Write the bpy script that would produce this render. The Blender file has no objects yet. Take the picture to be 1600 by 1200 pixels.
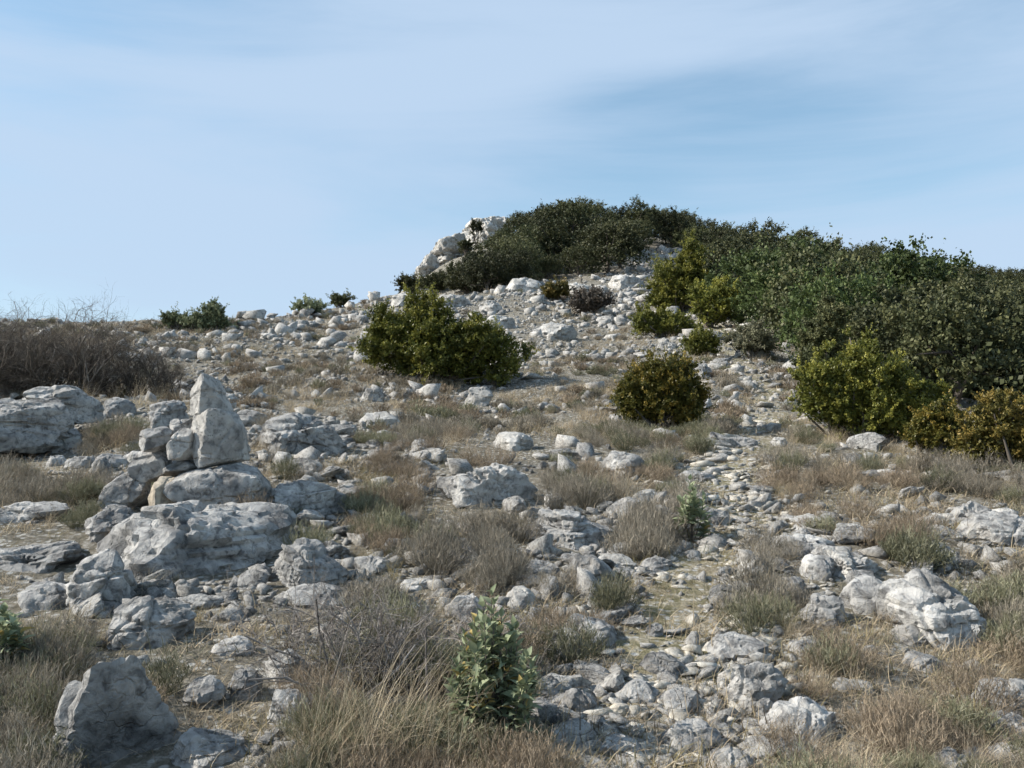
import bpy, bmesh, math, random
import numpy as np
from mathutils import Vector, Matrix, Euler

# ------------------------------------------------------------------ camera, sky, sun, exposure
S = bpy.context.scene
FPX, EYE_V = 1300.0, 680.0                       # focal length and eye level in photo pixels (1600 x 1200)
PITCH = math.atan((EYE_V - 600.0) / FPX)
CAMZ = 1.6
cam_d = bpy.data.cameras.new('camera')
cam_d.sensor_width = 36.0
cam_d.lens = 36.0 * FPX / 1600.0
cam_d.clip_start = 0.05
cam_d.clip_end = 3000.0
cam = bpy.data.objects.new('camera', cam_d)
S.collection.objects.link(cam)
cam.location = (0, 0, CAMZ)
cam.rotation_euler = (math.pi / 2 + PITCH, 0, 0)
S.camera = cam

SUN_AZ = math.atan2(-1.0, -0.02)                  # from the left, a little ahead of the camera
SUN_EL = math.radians(35)
world = bpy.data.worlds.new('World')
S.world = world
world.use_nodes = True
wn, wl = world.node_tree.nodes, world.node_tree.links
wn.clear()
w_out = wn.new('ShaderNodeOutputWorld'); w_bg = wn.new('ShaderNodeBackground')
sky = wn.new('ShaderNodeTexSky'); sky.sky_type = 'NISHITA'; sky.sun_disc = False
sky.sun_elevation = SUN_EL; sky.sun_rotation = SUN_AZ
sky.altitude = 300; sky.air_density = 1.25; sky.dust_density = 0.3; sky.ozone_density = 2.0
w_bg.inputs['Strength'].default_value = 0.085
# thin cirrus: stretched noise over the sky's directions
tc = wn.new('ShaderNodeTexCoord'); sep = wn.new('ShaderNodeSeparateXYZ')
wl.new(tc.outputs['Generated'], sep.inputs[0])
def wmath(op, a, b=None):
    n = wn.new('ShaderNodeMath'); n.operation = op
    for i, x in enumerate((a, b)):
        if x is None: continue
        if isinstance(x, (int, float)): n.inputs[i].default_value = x
        else: wl.new(x, n.inputs[i])
    return n.outputs[0]
def cloud_noise(rot, scale, det, rough, dist, off):
    mp = wn.new('ShaderNodeMapping'); mp.inputs['Rotation'].default_value = (0, math.radians(rot), 0)
    mp.inputs['Scale'].default_value = scale; mp.inputs['Location'].default_value = off
    wl.new(tc.outputs['Generated'], mp.inputs[0])
    n = wn.new('ShaderNodeTexNoise'); n.inputs['Scale'].default_value = 1.0; n.inputs['Detail'].default_value = det
    n.inputs['Roughness'].default_value = rough; n.inputs['Distortion'].default_value = dist
    wl.new(mp.outputs[0], n.inputs['Vector']); return n.outputs['Fac']
n1 = cloud_noise(34, (0.9, 0.9, 3.4), 4, 0.45, 0.25, (4.45, 7.05, 5.5))
n2 = cloud_noise(40, (1.1, 1.4, 8.0), 7, 0.6, 0.5, (0.3, 8.2, 0))
mixn = wmath('ADD', wmath('MULTIPLY', n1, 0.66), wmath('MULTIPLY', n2, 0.34))
mr = wn.new('ShaderNodeMapRange'); mr.interpolation_type = 'SMOOTHSTEP'
mr.inputs['From Min'].default_value = 0.35; mr.inputs['From Max'].default_value = 0.60
mr.inputs['To Min'].default_value = 0.0; mr.inputs['To Max'].default_value = 0.92
wl.new(mixn, mr.inputs['Value'])
cm = wn.new('ShaderNodeMix'); cm.data_type = 'RGBA'
wl.new(mr.outputs[0], cm.inputs[0]); hs = wn.new('ShaderNodeHueSaturation'); hs.inputs['Saturation'].default_value = 1.12; hs.inputs['Value'].default_value = 1.22; hs.inputs['Hue'].default_value = 0.487; wl.new(sky.outputs[0], hs.inputs['Color']); wl.new(hs.outputs[0], cm.inputs[6])
cm.inputs[7].default_value = (3.95, 5.05, 6.5, 1)
wl.new(cm.outputs[2], w_bg.inputs['Color']); wl.new(w_bg.outputs[0], w_out.inputs[0])

sun_d = bpy.data.lights.new('sun', 'SUN'); sun_d.energy = 5.0; sun_d.angle = math.radians(0.5); sun_d.color = (1.0, 0.94, 0.85)
sun = bpy.data.objects.new('sun', sun_d); S.collection.objects.link(sun)
sdir = Vector((math.sin(SUN_AZ) * math.cos(SUN_EL), math.cos(SUN_AZ) * math.cos(SUN_EL), math.sin(SUN_EL)))
sun.rotation_euler = sdir.to_track_quat('Z', 'Y').to_euler(); sun.location = (-20, 0, 40)
S.view_settings.view_transform = 'Standard'; S.view_settings.look = 'None'
S.view_settings.exposure = 0.70; S.view_settings.gamma = 1.0

S.cycles.use_adaptive_sampling = True; S.cycles.adaptive_threshold = 0.035
S.cycles.max_bounces = 3; S.cycles.diffuse_bounces = 2; S.cycles.glossy_bounces = 2; S.cycles.transmission_bounces = 2
rng = np.random.default_rng(7)
random.seed(7)
COL = S.collection

# ------------------------------------------------------------------ noise
def _hash(ix, iy, iz, seed):
    h = (ix.astype(np.uint32) * np.uint32(374761393) + iy.astype(np.uint32) * np.uint32(668265263)
         + iz.astype(np.uint32) * np.uint32(2147483647) + np.uint32((seed * 1274126177) & 0xffffffff))
    h = (h ^ (h >> np.uint32(13))) * np.uint32(1274126177)
    h = (h ^ (h >> np.uint32(16))) * np.uint32(2246822519)
    h = h ^ (h >> np.uint32(15))
    return (h & np.uint32(0xffffff)).astype(np.float64) / 8388607.5 - 1.0
def vnoise(P, seed=0):
    with np.errstate(over='ignore'):
        I = np.floor(P).astype(np.int64); f = P - I; w = f * f * f * (f * (f * 6 - 15) + 10)
        out = 0
        for dx in (0, 1):
            for dy in (0, 1):
                for dz in (0, 1):
                    c = _hash(I[:, 0] + dx, I[:, 1] + dy, I[:, 2] + dz, seed)
                    out = out + c * (w[:, 0] if dx else 1 - w[:, 0]) * (w[:, 1] if dy else 1 - w[:, 1]) * (w[:, 2] if dz else 1 - w[:, 2])
    return out
def fbm(P, octv=4, seed=0, gain=0.5):
    a, s, t = 1.0, 0.0, 0.0
    for o in range(octv):
        s = s + a * vnoise(P * (2.03 ** o) + 17.3 * o, seed + o); t += a; a *= gain
    return s / t

# ------------------------------------------------------------------ pixels and rays
cp, sp = math.cos(PITCH), math.sin(PITCH)
def ray(u, v):
    x = (np.asarray(u, float) - 800) / FPX; y = -(np.asarray(v, float) - 600) / FPX
    d = np.stack([x, cp - y * sp, sp + y * cp], -1)          # camera forward = (0,cp,sp), up = (0,-sp,cp)
    return d
def project(P):
    P = np.atleast_2d(P); X, Y, Z = P[:, 0], P[:, 1], P[:, 2] - CAMZ
    f = Y * cp + Z * sp; up = -Y * sp + Z * cp
    f = np.where(f < 0.05, 0.05, f)
    return 800 + FPX * X / f, 600 - FPX * up / f, f

# ------------------------------------------------------------------ terrain: a height field fitted to surveyed points (column, row, distance)
base = [(1200, 3.2), (1100, 3.8), (1000, 4.6), (900, 5.8), (800, 7.5), (700, 11), (640, 15), (600, 19), (560, 25)]
ctrl = []
def add_ctrl(u, v, Y):
    d = ray(u, v); t = Y / d[1]
    ctrl.append((d[0] * t, Y, CAMZ + d[2] * t))
for u in (-300, 100, 500, 900, 1300, 1700):
    for v, Y in base:
        if u >= 1300 and v < 700: continue
        add_ctrl(u, v, Y)
for u in (-300, 0, 200, 330, 450): add_ctrl(u, 503, 38)
add_ctrl(540, 474, 50); add_ctrl(600, 462, 58)
add_ctrl(800, 500, 40); add_ctrl(1000, 500, 40); add_ctrl(660, 470, 55); add_ctrl(780, 450, 62); add_ctrl(1000, 440, 62)
add_ctrl(650, 446, 85); add_ctrl(690, 418, 95); add_ctrl(740, 392, 100); add_ctrl(800, 380, 106); add_ctrl(950, 378, 112)
add_ctrl(1100, 402, 115); add_ctrl(1000, 400, 84); add_ctrl(850, 405, 84)
for u, L in ((1250, ((640, 15.5), (560, 27), (500, 45), (462, 75), (424, 120))),
             (1450, ((660, 15.5), (580, 30), (520, 55), (478, 90), (444, 124))),
             (1650, ((690, 14), (610, 28), (545, 55), (520, 90), (494, 130)))):
    for v, Y in L: add_ctrl(u, v, Y)
# the far side of the ridge falls away
for X, Y, Z in [(-40, 60, 4), (-20, 60, 5), (-10, 72, 9.5), (-80, 60, 2), (-60, 120, -14), (-25, 120, 2), (-6, 120, 17), (12, 140, 21), (40, 150, 15),
                (90, 160, 12), (-100, 250, -50), (0, 250, -25), (120, 250, -15), (-250, 290, -60), (0, 290, -45), (250, 290, -45), (150, 120, 10),
                (0, 0, 0), (-6, 0, 0.1), (6, 0, -0.05), (0, -4, -0.4), (-4, -4, -0.4), (4, -4, -0.4), (-12, 4, 0.8), (12, 4, 0.3)]:
    ctrl.append((X, Y, Z))
ctrl = np.array(ctrl)
def warp(X, Y): return X / (Y + 8.0), np.log(Y + 8.0)
ca, cb = warp(ctrl[:, 0], ctrl[:, 1]); ce = (ctrl[:, 2] - CAMZ) / (ctrl[:, 1] + 8.0)
C2 = np.stack([ca, cb], 1)
def kern(A, B):
    r2 = ((A[:, None, :] - B[None, :, :]) ** 2).sum(-1) + 1e-12
    return r2 * np.log(r2) * 0.5
n_c = len(C2)
M = np.zeros((n_c + 3, n_c + 3)); M[:n_c, :n_c] = kern(C2, C2) + np.eye(n_c) * 2e-3
Pm = np.concatenate([np.ones((n_c, 1)), C2], 1); M[:n_c, n_c:] = Pm; M[n_c:, :n_c] = Pm.T
wts = np.linalg.solve(M, np.concatenate([ce, np.zeros(3)]))
NA, NB, A0, A1, B0, B1 = 440, 470, -1.15, 1.15, math.log(4.0), math.log(300.0)
ga = np.linspace(A0, A1, NA); gb = np.linspace(B0, B1, NB)
GA, GB = np.meshgrid(ga, gb)                    # rows follow distance
GP = np.stack([GA.ravel(), GB.ravel()], 1)
ge = np.concatenate([kern(GP[i:i + 20000], C2) @ wts[:n_c] for i in range(0, len(GP), 20000)]) + wts[n_c] + GP @ wts[n_c + 1:]
GY = np.exp(GP[:, 1]) - 8.0; GX = GP[:, 0] * (GY + 8.0); GZ = CAMZ + ge * (GY + 8.0)
q = np.stack([GX, GY, 0 * GX], 1)
near = np.clip((GY - 1.0) / 2.5, 0.2, 1)
GZ += near * (0.055 * fbm(q * 1.3, 4, 3) + 0.16 * fbm(q * 0.28, 3, 9) * np.clip(GY / 8, 0.3, 2.5)) + np.clip((GY - 25) / 40, 0, 1) * 0.5 * fbm(q * 0.12, 4, 21)
GZ -= near * 0.05
ZG = GZ.reshape(NB, NA)
def H(X, Y):
    X = np.asarray(X, float); Y = np.clip(np.asarray(Y, float), -3.9, 290)
    a, b = warp(X, Y)
    i = np.clip((a - A0) / (A1 - A0) * (NA - 1), 0, NA - 1.001); j = np.clip((b - B0) / (B1 - B0) * (NB - 1), 0, NB - 1.001)
    i0 = i.astype(int); j0 = j.astype(int); fi = i - i0; fj = j - j0
    return (ZG[j0, i0] * (1 - fi) + ZG[j0, i0 + 1] * fi) * (1 - fj) + (ZG[j0 + 1, i0] * (1 - fi) + ZG[j0 + 1, i0 + 1] * fi) * fj
TS = np.geomspace(1.8, 260, 900)
def hit(u, v):
    """ground points seen at photo pixels (u, v); nan where the ray misses"""
    d = ray(np.atleast_1d(u), np.atleast_1d(v)); d = d / d[:, 1:2]
    out = np.full((len(d), 3), np.nan)
    for k0 in range(0, len(d), 3000):
        dd = d[k0:k0 + 3000]
        X = dd[:, 0:1] * TS; Z = CAMZ + dd[:, 2:3] * TS; Yy = np.broadcast_to(TS, X.shape)
        below = Z < H(X, Yy)
        k = below.argmax(1); ok = below.any(1)
        t = TS[k]; tp = TS[np.maximum(k - 1, 0)]
        for _ in range(8):
            tm = 0.5 * (t + tp); b = CAMZ + dd[:, 2] * tm < H(dd[:, 0] * tm, tm)
            t = np.where(b, tm, t); tp = np.where(b, tp, tm)
        P = np.stack([dd[:, 0] * t, t, H(dd[:, 0] * t, t)], 1); P[~ok] = np.nan
        out[k0:k0 + 3000] = P
    return out
def hit1(u, v):
    p = hit(u, v)[0]
    if np.isnan(p[0]):                            # a pixel just over the skyline: take the crest below it
        for dv in range(2, 120, 2):
            p = hit(u, v + dv)[0]
            if not np.isnan(p[0]): break
    return p

# ------------------------------------------------------------------ mesh and object helpers
def make_mesh(name, V, F, mat=None, tint=None, smooth=False, crease=None):
    V = np.asarray(V, np.float32); F = np.asarray(F, np.int32); k = F.shape[1]
    me = bpy.data.meshes.new(name)
    me.vertices.add(len(V)); me.vertices.foreach_set('co', V.ravel())
    me.loops.add(F.size); me.loops.foreach_set('vertex_index', F.ravel())
    me.polygons.add(len(F)); me.polygons.foreach_set('loop_start', np.arange(0, F.size, k, dtype=np.int32))
    me.polygons.foreach_set('loop_total', np.full(len(F), k, np.int32))
    if smooth: me.polygons.foreach_set('use_smooth', np.ones(len(F), bool))
    if tint is not None:
        at = me.attributes.new('tint', 'FLOAT', 'POINT'); at.data.foreach_set('value', np.asarray(tint, np.float32))
    me.update(calc_edges=True); me.validate()
    if crease: me.set_sharp_from_angle(angle=math.radians(crease))
    if mat: me.materials.append(mat)
    return me
def link(name, me, parent=None, loc=None, rotz=0.0, scale=None):
    o = bpy.data.objects.new(name, me); COL.objects.link(o)
    if parent is not None: o.parent = parent
    if loc is not None: o.location = loc
    if rotz: o.rotation_euler = (0, 0, rotz)
    if scale is not None: o.scale = (scale,) * 3 if np.isscalar(scale) else scale
    return o
def tag(o, label, cat, group=None):
    o['label'] = label; o['category'] = cat
    if group: o['group'] = group
    return o
def thing(name, label, cat, loc, rotz=0.0, scale=None, group=None):
    o = link(name, None, None, loc, rotz, scale); o.empty_display_size = 0.1
    return tag(o, label, cat, group)

# ------------------------------------------------------------------ materials
def new_mat(name):
    m = bpy.data.materials.new(name); m.use_nodes = True
    nt = m.node_tree; nt.nodes.clear()
    return m, nt.nodes, nt.links
def nd(N, L, typ, ins=None, **kw):
    n = N.new(typ)
    for k, v in kw.items(): setattr(n, k, v)
    for k, v in (ins or {}).items():
        if isinstance(v, bpy.types.NodeSocket): L.new(v, n.inputs[k])
        else: n.inputs[k].default_value = v
    return n
def ramp(N, L, fac, stops):
    r = N.new('ShaderNodeValToRGB'); L.new(fac, r.inputs[0])
    while len(r.color_ramp.elements) < len(stops): r.color_ramp.elements.new(0.5)
    for e, (p, c) in zip(r.color_ramp.elements, stops):
        e.position = p; e.color = (*c, 1) if len(c) == 3 else c
    return r.outputs[0]
def mixc(N, L, fac, a, b, mode='MIX'):
    n = N.new('ShaderNodeMix'); n.data_type = 'RGBA'; n.blend_type = mode
    for i, x in ((0, fac), (6, a), (7, b)):
        if isinstance(x, bpy.types.NodeSocket): L.new(x, n.inputs[i])
        elif isinstance(x, (int, float)): n.inputs[i].default_value = x
        else: n.inputs[i].default_value = (*x, 1)
    return n.outputs[2]
def noise(N, L, vec, scale, det=4, rough=0.55, dist=0.0):
    n = nd(N, L, 'ShaderNodeTexNoise', {'Scale': scale, 'Detail': det, 'Roughness': rough, 'Distortion': dist})
    L.new(vec, n.inputs['Vector']); return n.outputs['Fac']

def stone_material(name, c_mid, c_dark, c_pale, c_warm, warm_amount, bump=0.5, weather=1.0):
    m, N, L = new_mat(name)
    tc = N.new('ShaderNodeTexCoord'); oi = N.new('ShaderNodeObjectInfo')
    add = nd(N, L, 'ShaderNodeVectorMath', operation='ADD'); L.new(tc.outputs['Object'], add.inputs[0])
    sc = nd(N, L, 'ShaderNodeVectorMath', operation='SCALE'); sc.inputs[3].default_value = 37.0
    cmb = N.new('ShaderNodeCombineXYZ')
    for i in range(3): L.new(oi.outputs['Random'], cmb.inputs[i])
    L.new(cmb.outputs[0], sc.inputs[0]); L.new(sc.outputs[0], add.inputs[1]); vec = add.outputs[0]
    big = noise(N, L, vec, 3.0, 5, 0.6, 0.6)
    mid = noise(N, L, vec, 14.0, 6, 0.65, 0.4)
    fine = noise(N, L, vec, 70.0, 4, 0.7)
    col = ramp(N, L, big, [(0.30, c_dark), (0.47, c_mid), (0.66, c_pale)])
    spots = ramp(N, L, mid, [(0.36, (0.32, 0.32, 0.33)), (0.50, (1, 1, 1)), (0.70, (1.22, 1.2, 1.17))])
    col = mixc(N, L, 0.85 * weather, col, spots, 'MULTIPLY')
    vor = nd(N, L, 'ShaderNodeTexVoronoi', {'Scale': 26.0, 'Randomness': 1.0}); L.new(vec, vor.inputs['Vector'])
    lich = ramp(N, L, vor.outputs['Distance'], [(0.10, (1, 1, 1)), (0.24, (0, 0, 0))])
    lm = nd(N, L, 'ShaderNodeMath', {0: lich, 1: ramp(N, L, noise(N, L, vec, 5.0, 3), [(0.5, (0, 0, 0)), (0.62, (0.75, 0.75, 0.75))])}, operation='MULTIPLY')
    col = mixc(N, L, lm.outputs[0], col, (0.13, 0.13, 0.12))
    wmask = ramp(N, L, noise(N, L, vec, 2.2, 4, 0.6), [(0.60 - 0.25 * warm_amount, (0, 0, 0)), (0.78, (warm_amount,) * 3)])
    col = mixc(N, L, wmask, col, c_warm)
    val = nd(N, L, 'ShaderNodeMapRange', {'Value': oi.outputs['Random'], 'To Min': 0.84, 'To Max': 1.16})
    col = mixc(N, L, 1.0, col, val.outputs[0], 'MULTIPLY')
    vc = nd(N, L, 'ShaderNodeTexVoronoi', {'Scale': 4.0}, feature='DISTANCE_TO_EDGE')
    warpv = nd(N, L, 'ShaderNodeVectorMath', operation='ADD')
    wn_ = nd(N, L, 'ShaderNodeTexNoise', {'Scale': 4.0, 'Detail': 4}); L.new(vec, wn_.inputs['Vector'])
    ws = nd(N, L, 'ShaderNodeVectorMath', {3: 0.5}, operation='SCALE'); L.new(wn_.outputs['Color'], ws.inputs[0])
    L.new(vec, warpv.inputs[0]); L.new(ws.outputs[0], warpv.inputs[1]); L.new(warpv.outputs[0], vc.inputs['Vector'])
    crack = ramp(N, L, vc.outputs['Distance'], [(0.0, (0, 0, 0)), (0.03, (1, 1, 1))])
    crack = nd(N, L, 'ShaderNodeMath', {0: crack, 1: ramp(N, L, noise(N, L, vec, 2.7, 2), [(0.46, (1, 1, 1)), (0.60, (0, 0, 0))])}, operation='MAXIMUM').outputs[0]
    hgt = nd(N, L, 'ShaderNodeMath', {0: mid, 1: nd(N, L, 'ShaderNodeMath', {0: fine, 1: 0.25}, operation='MULTIPLY').outputs[0]}, operation='ADD')
    hgt2 = nd(N, L, 'ShaderNodeMath', {0: hgt.outputs[0], 1: nd(N, L, 'ShaderNodeMath', {0: crack, 1: 0.35}, operation='MULTIPLY').outputs[0]}, operation='ADD')
    bp = nd(N, L, 'ShaderNodeBump', {'Strength': bump, 'Distance': 0.05, 'Height': hgt2.outputs[0]})
    b = nd(N, L, 'ShaderNodeBsdfPrincipled', {'Base Color': col, 'Roughness': 0.92, 'Normal': bp.outputs[0]})
    b.inputs['Specular IOR Level'].default_value = 0.2
    L.new(b.outputs[0], N.new('ShaderNodeOutputMaterial').inputs[0])
    return m
M_ROCK = stone_material('weathered_limestone', (0.275, 0.27, 0.26), (0.10, 0.10, 0.099), (0.44, 0.43, 0.41), (0.36, 0.30, 0.22), 0.2, 0.8)
M_PALE = stone_material('pale_limestone', (0.36, 0.35, 0.33), (0.20, 0.195, 0.187), (0.52, 0.505, 0.475), (0.44, 0.36, 0.26), 0.25, 0.7, 0.8)
M_CREAM = stone_material('cream_path_stone', (0.42, 0.395, 0.345), (0.28, 0.26, 0.225), (0.56, 0.535, 0.48), (0.44, 0.36, 0.26), 0.35, 0.4, 0.5)
M_TAN = stone_material('tan_stone', (0.38, 0.33, 0.26), (0.22, 0.205, 0.185), (0.48, 0.44, 0.38), (0.46, 0.33, 0.19), 0.6, 0.6, 0.8)

def plant_material(name, stops, transl=0.25, rough=0.6, objvar=0.25, spec=0.25):
    """colour along the per-leaf tint, slightly varied from plant to plant"""
    m, N, L = new_mat(name)
    at = N.new('ShaderNodeAttribute'); at.attribute_name = 'tint'
    col = ramp(N, L, at.outputs['Fac'], stops)
    oi = N.new('ShaderNodeObjectInfo')
    val = nd(N, L, 'ShaderNodeMapRange', {'Value': oi.outputs['Random'], 'To Min': 1 - objvar, 'To Max': 1 + objvar})
    col = mixc(N, L, 1.0, col, val.outputs[0], 'MULTIPLY')
    b = nd(N, L, 'ShaderNodeBsdfPrincipled', {'Base Color': col, 'Roughness': rough})
    b.inputs['Specular IOR Level'].default_value = spec
    t = nd(N, L, 'ShaderNodeBsdfTranslucent', {'Color': col})
    mx = nd(N, L, 'ShaderNodeMixShader', {0: transl}); L.new(b.outputs[0], mx.inputs[1]); L.new(t.outputs[0], mx.inputs[2])
    L.new(mx.outputs[0], N.new('ShaderNodeOutputMaterial').inputs[0])
    return m
M_OAK = plant_material('holm_oak_leaf', [(0.0, (0.028, 0.034, 0.014)), (0.5, (0.054, 0.061, 0.025)), (1.0, (0.115, 0.115, 0.05))], 0.2, objvar=0.45)
M_GREENOAK = plant_material('fresh_green_leaf', [(0.0, (0.035, 0.05, 0.017)), (0.5, (0.06, 0.085, 0.026)), (1.0, (0.11, 0.14, 0.045))], 0.2)
M_BOX = plant_material('box_leaf', [(0.0, (0.06, 0.07, 0.016)), (0.5, (0.135, 0.145, 0.03)), (1.0, (0.29, 0.27, 0.055))], 0.25, 0.45)
M_BOXRUST = plant_material('rusty_box_leaf', [(0.0, (0.05, 0.055, 0.014)), (0.55, (0.105, 0.10, 0.022)), (1.0, (0.27, 0.19, 0.04))], 0.25, 0.45)
M_BOXORANGE = plant_material('orange_box_leaf', [(0.0, (0.06, 0.06, 0.018)), (0.5, (0.125, 0.108, 0.028)), (1.0, (0.26, 0.18, 0.045))], 0.25, 0.5)
M_JUNIPER = plant_material('juniper_needle', [(0.0, (0.08, 0.095, 0.05)), (0.5, (0.15, 0.17, 0.09)), (1.0, (0.24, 0.26, 0.15))], 0.15)
M_CISTUS = plant_material('cistus_leaf', [(0.0, (0.14, 0.17, 0.09)), (0.6, (0.25, 0.285, 0.175)), (0.93, (0.34, 0.37, 0.22)), (1.0, (0.42, 0.32, 0.12))], 0.25, 0.7, 0.22)
M_HEATH = plant_material('grey_heath', [(0.0, (0.10, 0.09, 0.07)), (0.35, (0.20, 0.178, 0.14)), (0.7, (0.27, 0.24, 0.19)), (1.0, (0.36, 0.315, 0.25))], 0.2, 0.8, 0.22, 0.1)
M_HEATHGREEN = plant_material('grey_green_heath', [(0.0, (0.08, 0.08, 0.045)), (0.5, (0.17, 0.168, 0.105)), (1.0, (0.28, 0.27, 0.19))], 0.2, 0.8, 0.25, 0.1)
M_BROWN = plant_material('brown_heath', [(0.0, (0.11, 0.088, 0.062)), (0.5, (0.225, 0.18, 0.13)), (1.0, (0.37, 0.30, 0.22))], 0.2, 0.8, 0.25, 0.1)
M_STRAW = plant_material('straw', [(0.0, (0.22, 0.175, 0.115)), (0.5, (0.42, 0.34, 0.23)), (1.0, (0.62, 0.53, 0.38))], 0.3, 0.7, 0.22, 0.15)
M_GRASSGREEN = plant_material('olive_grass', [(0.0, (0.12, 0.11, 0.045)), (0.5, (0.26, 0.215, 0.11)), (1.0, (0.46, 0.38, 0.23))], 0.3, 0.7, 0.22, 0.15)
M_TWIG = plant_material('grey_twig', [(0.0, (0.10, 0.088, 0.078)), (0.6, (0.24, 0.215, 0.195)), (1.0, (0.38, 0.35, 0.32))], 0.0, 0.8, 0.15, 0.15)
M_THORN = plant_material('thorn_twig', [(0.0, (0.055, 0.045, 0.036)), (0.6, (0.125, 0.105, 0.085)), (1.0, (0.23, 0.20, 0.17))], 0.0, 0.8, 0.15, 0.15)
M_BARK = plant_material('bark', [(0.0, (0.07, 0.06, 0.05)), (1.0, (0.16, 0.14, 0.12))], 0.0, 0.9, 0.15, 0.1)

def ground_material(name, stops, stops2):
    m, N, L = new_mat(name)
    geo = N.new('ShaderNodeNewGeometry'); vec = geo.outputs['Position']
    a = noise(N, L, vec, 1.6, 6, 0.62, 0.3); b_ = noise(N, L, vec, 11.0, 6, 0.7); c_ = noise(N, L, vec, 60.0, 3, 0.7)
    col = mixc(N, L, ramp(N, L, a, [(0.42, (0, 0, 0)), (0.58, (1, 1, 1))]), ramp(N, L, b_, stops), ramp(N, L, b_, stops2))
    col = mixc(N, L, 0.6, col, ramp(N, L, c_, [(0.3, (0.55, 0.55, 0.55)), (0.7, (1.4, 1.4, 1.4))]), 'MULTIPLY')
    vg = nd(N, L, 'ShaderNodeTexVoronoi', {'Scale': 17.0}); L.new(vec, vg.inputs['Vector'])
    sepc = N.new('ShaderNodeSeparateColor'); L.new(vg.outputs['Color'], sepc.inputs[0])
    gm = nd(N, L, 'ShaderNodeMath', {0: ramp(N, L, vg.outputs['Distance'], [(0.28, (1, 1, 1)), (0.42, (0, 0, 0))]), 1: ramp(N, L, sepc.outputs[0], [(0.45, (0, 0, 0)), (0.55, (1, 1, 1))])}, operation='MULTIPLY')
    col = mixc(N, L, gm.outputs[0], col, (0.40, 0.39, 0.36))
    h = nd(N, L, 'ShaderNodeMath', {0: b_, 1: nd(N, L, 'ShaderNodeMath', {0: c_, 1: 0.35}, operation='MULTIPLY').outputs[0]}, operation='ADD')
    bp = nd(N, L, 'ShaderNodeBump', {'Strength': 0.9, 'Distance': 0.06, 'Height': h.outputs[0]})
    b = nd(N, L, 'ShaderNodeBsdfPrincipled', {'Base Color': col, 'Roughness': 0.95, 'Normal': bp.outputs[0]})
    b.inputs['Specular IOR Level'].default_value = 0.1
    L.new(b.outputs[0], N.new('ShaderNodeOutputMaterial').inputs[0])
    return m
M_GROUND = ground_material('stony_dry_soil', [(0.35, (0.085, 0.077, 0.058)), (0.54, (0.165, 0.15, 0.118)), (0.70, (0.35, 0.335, 0.30))],
                           [(0.35, (0.10, 0.09, 0.066)), (0.52, (0.20, 0.18, 0.145)), (0.66, (0.39, 0.375, 0.345))])
M_PATH = ground_material('trodden_stony_earth', [(0.36, (0.16, 0.135, 0.085)), (0.52, (0.28, 0.245, 0.18)), (0.66, (0.48, 0.44, 0.37))],
                         [(0.36, (0.12, 0.115, 0.055)), (0.52, (0.23, 0.205, 0.13)), (0.66, (0.44, 0.41, 0.35))])
M_CLIFF = stone_material('cliff_limestone', (0.42, 0.405, 0.375), (0.24, 0.23, 0.215), (0.56, 0.54, 0.50), (0.40, 0.32, 0.22), 0.3, 0.9)

# ------------------------------------------------------------------ setting: ground and footpath
ij = np.arange(NA * NB).reshape(NB, NA)
Fg = np.stack([ij[:-1, :-1], ij[:-1, 1:], ij[1:, 1:], ij[1:, :-1]], -1).reshape(-1, 4)
Vg = np.stack([GX, GY, GZ], 1)
ground = link('ground', make_mesh('ground', Vg, Fg, M_GROUND, smooth=True)); ground['kind'] = 'structure'
PATHPX = [(1010, 1290, .34), (1040, 1160, .34), (1010, 1085, .36), (1050, 990, .36), (1060, 920, .36), (1125, 850, .38), (1150, 790, .42), (1120, 740, .50),
          (1170, 700, .45), (1195, 650, .40), (1200, 610, .42), (1160, 570, .45), (1140, 530, .5), (1110, 500, .6), (1040, 450, .7), (1030, 415, .8)]
PP = np.array([hit1(u, v) for u, v, _ in PATHPX]); PW = 0.8 * np.array([w for *_, w in PATHPX])
def path_dist(X, Y):
    """distance to the path's edge, negative inside"""
    best = np.full(np.shape(X), 1e9)
    for k in range(len(PP) - 1):
        a, b = PP[k, :2], PP[k + 1, :2]; d = b - a; L2 = d @ d
        t = np.clip(((X - a[0]) * d[0] + (Y - a[1]) * d[1]) / L2, 0, 1)
        w = PW[k] * (1 - t) + PW[k + 1] * t
        best = np.minimum(best, np.hypot(X - a[0] - t * d[0], Y - a[1] - t * d[1]) - w)
    return best
fc = Vg[Fg].mean(1)
pm = path_dist(fc[:, 0], fc[:, 1]) + 0.16 * fbm(fc * np.array([2.2, 2.2, 0]), 3, 5) < 0
used = np.unique(Fg[pm]); remap = np.zeros(len(Vg), int); remap[used] = np.arange(len(used))
footpath = link('footpath', make_mesh('footpath', Vg[used] + np.array([0, 0, 0.006]), remap[Fg[pm]], M_PATH, smooth=True)); footpath['kind'] = 'structure'

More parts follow.
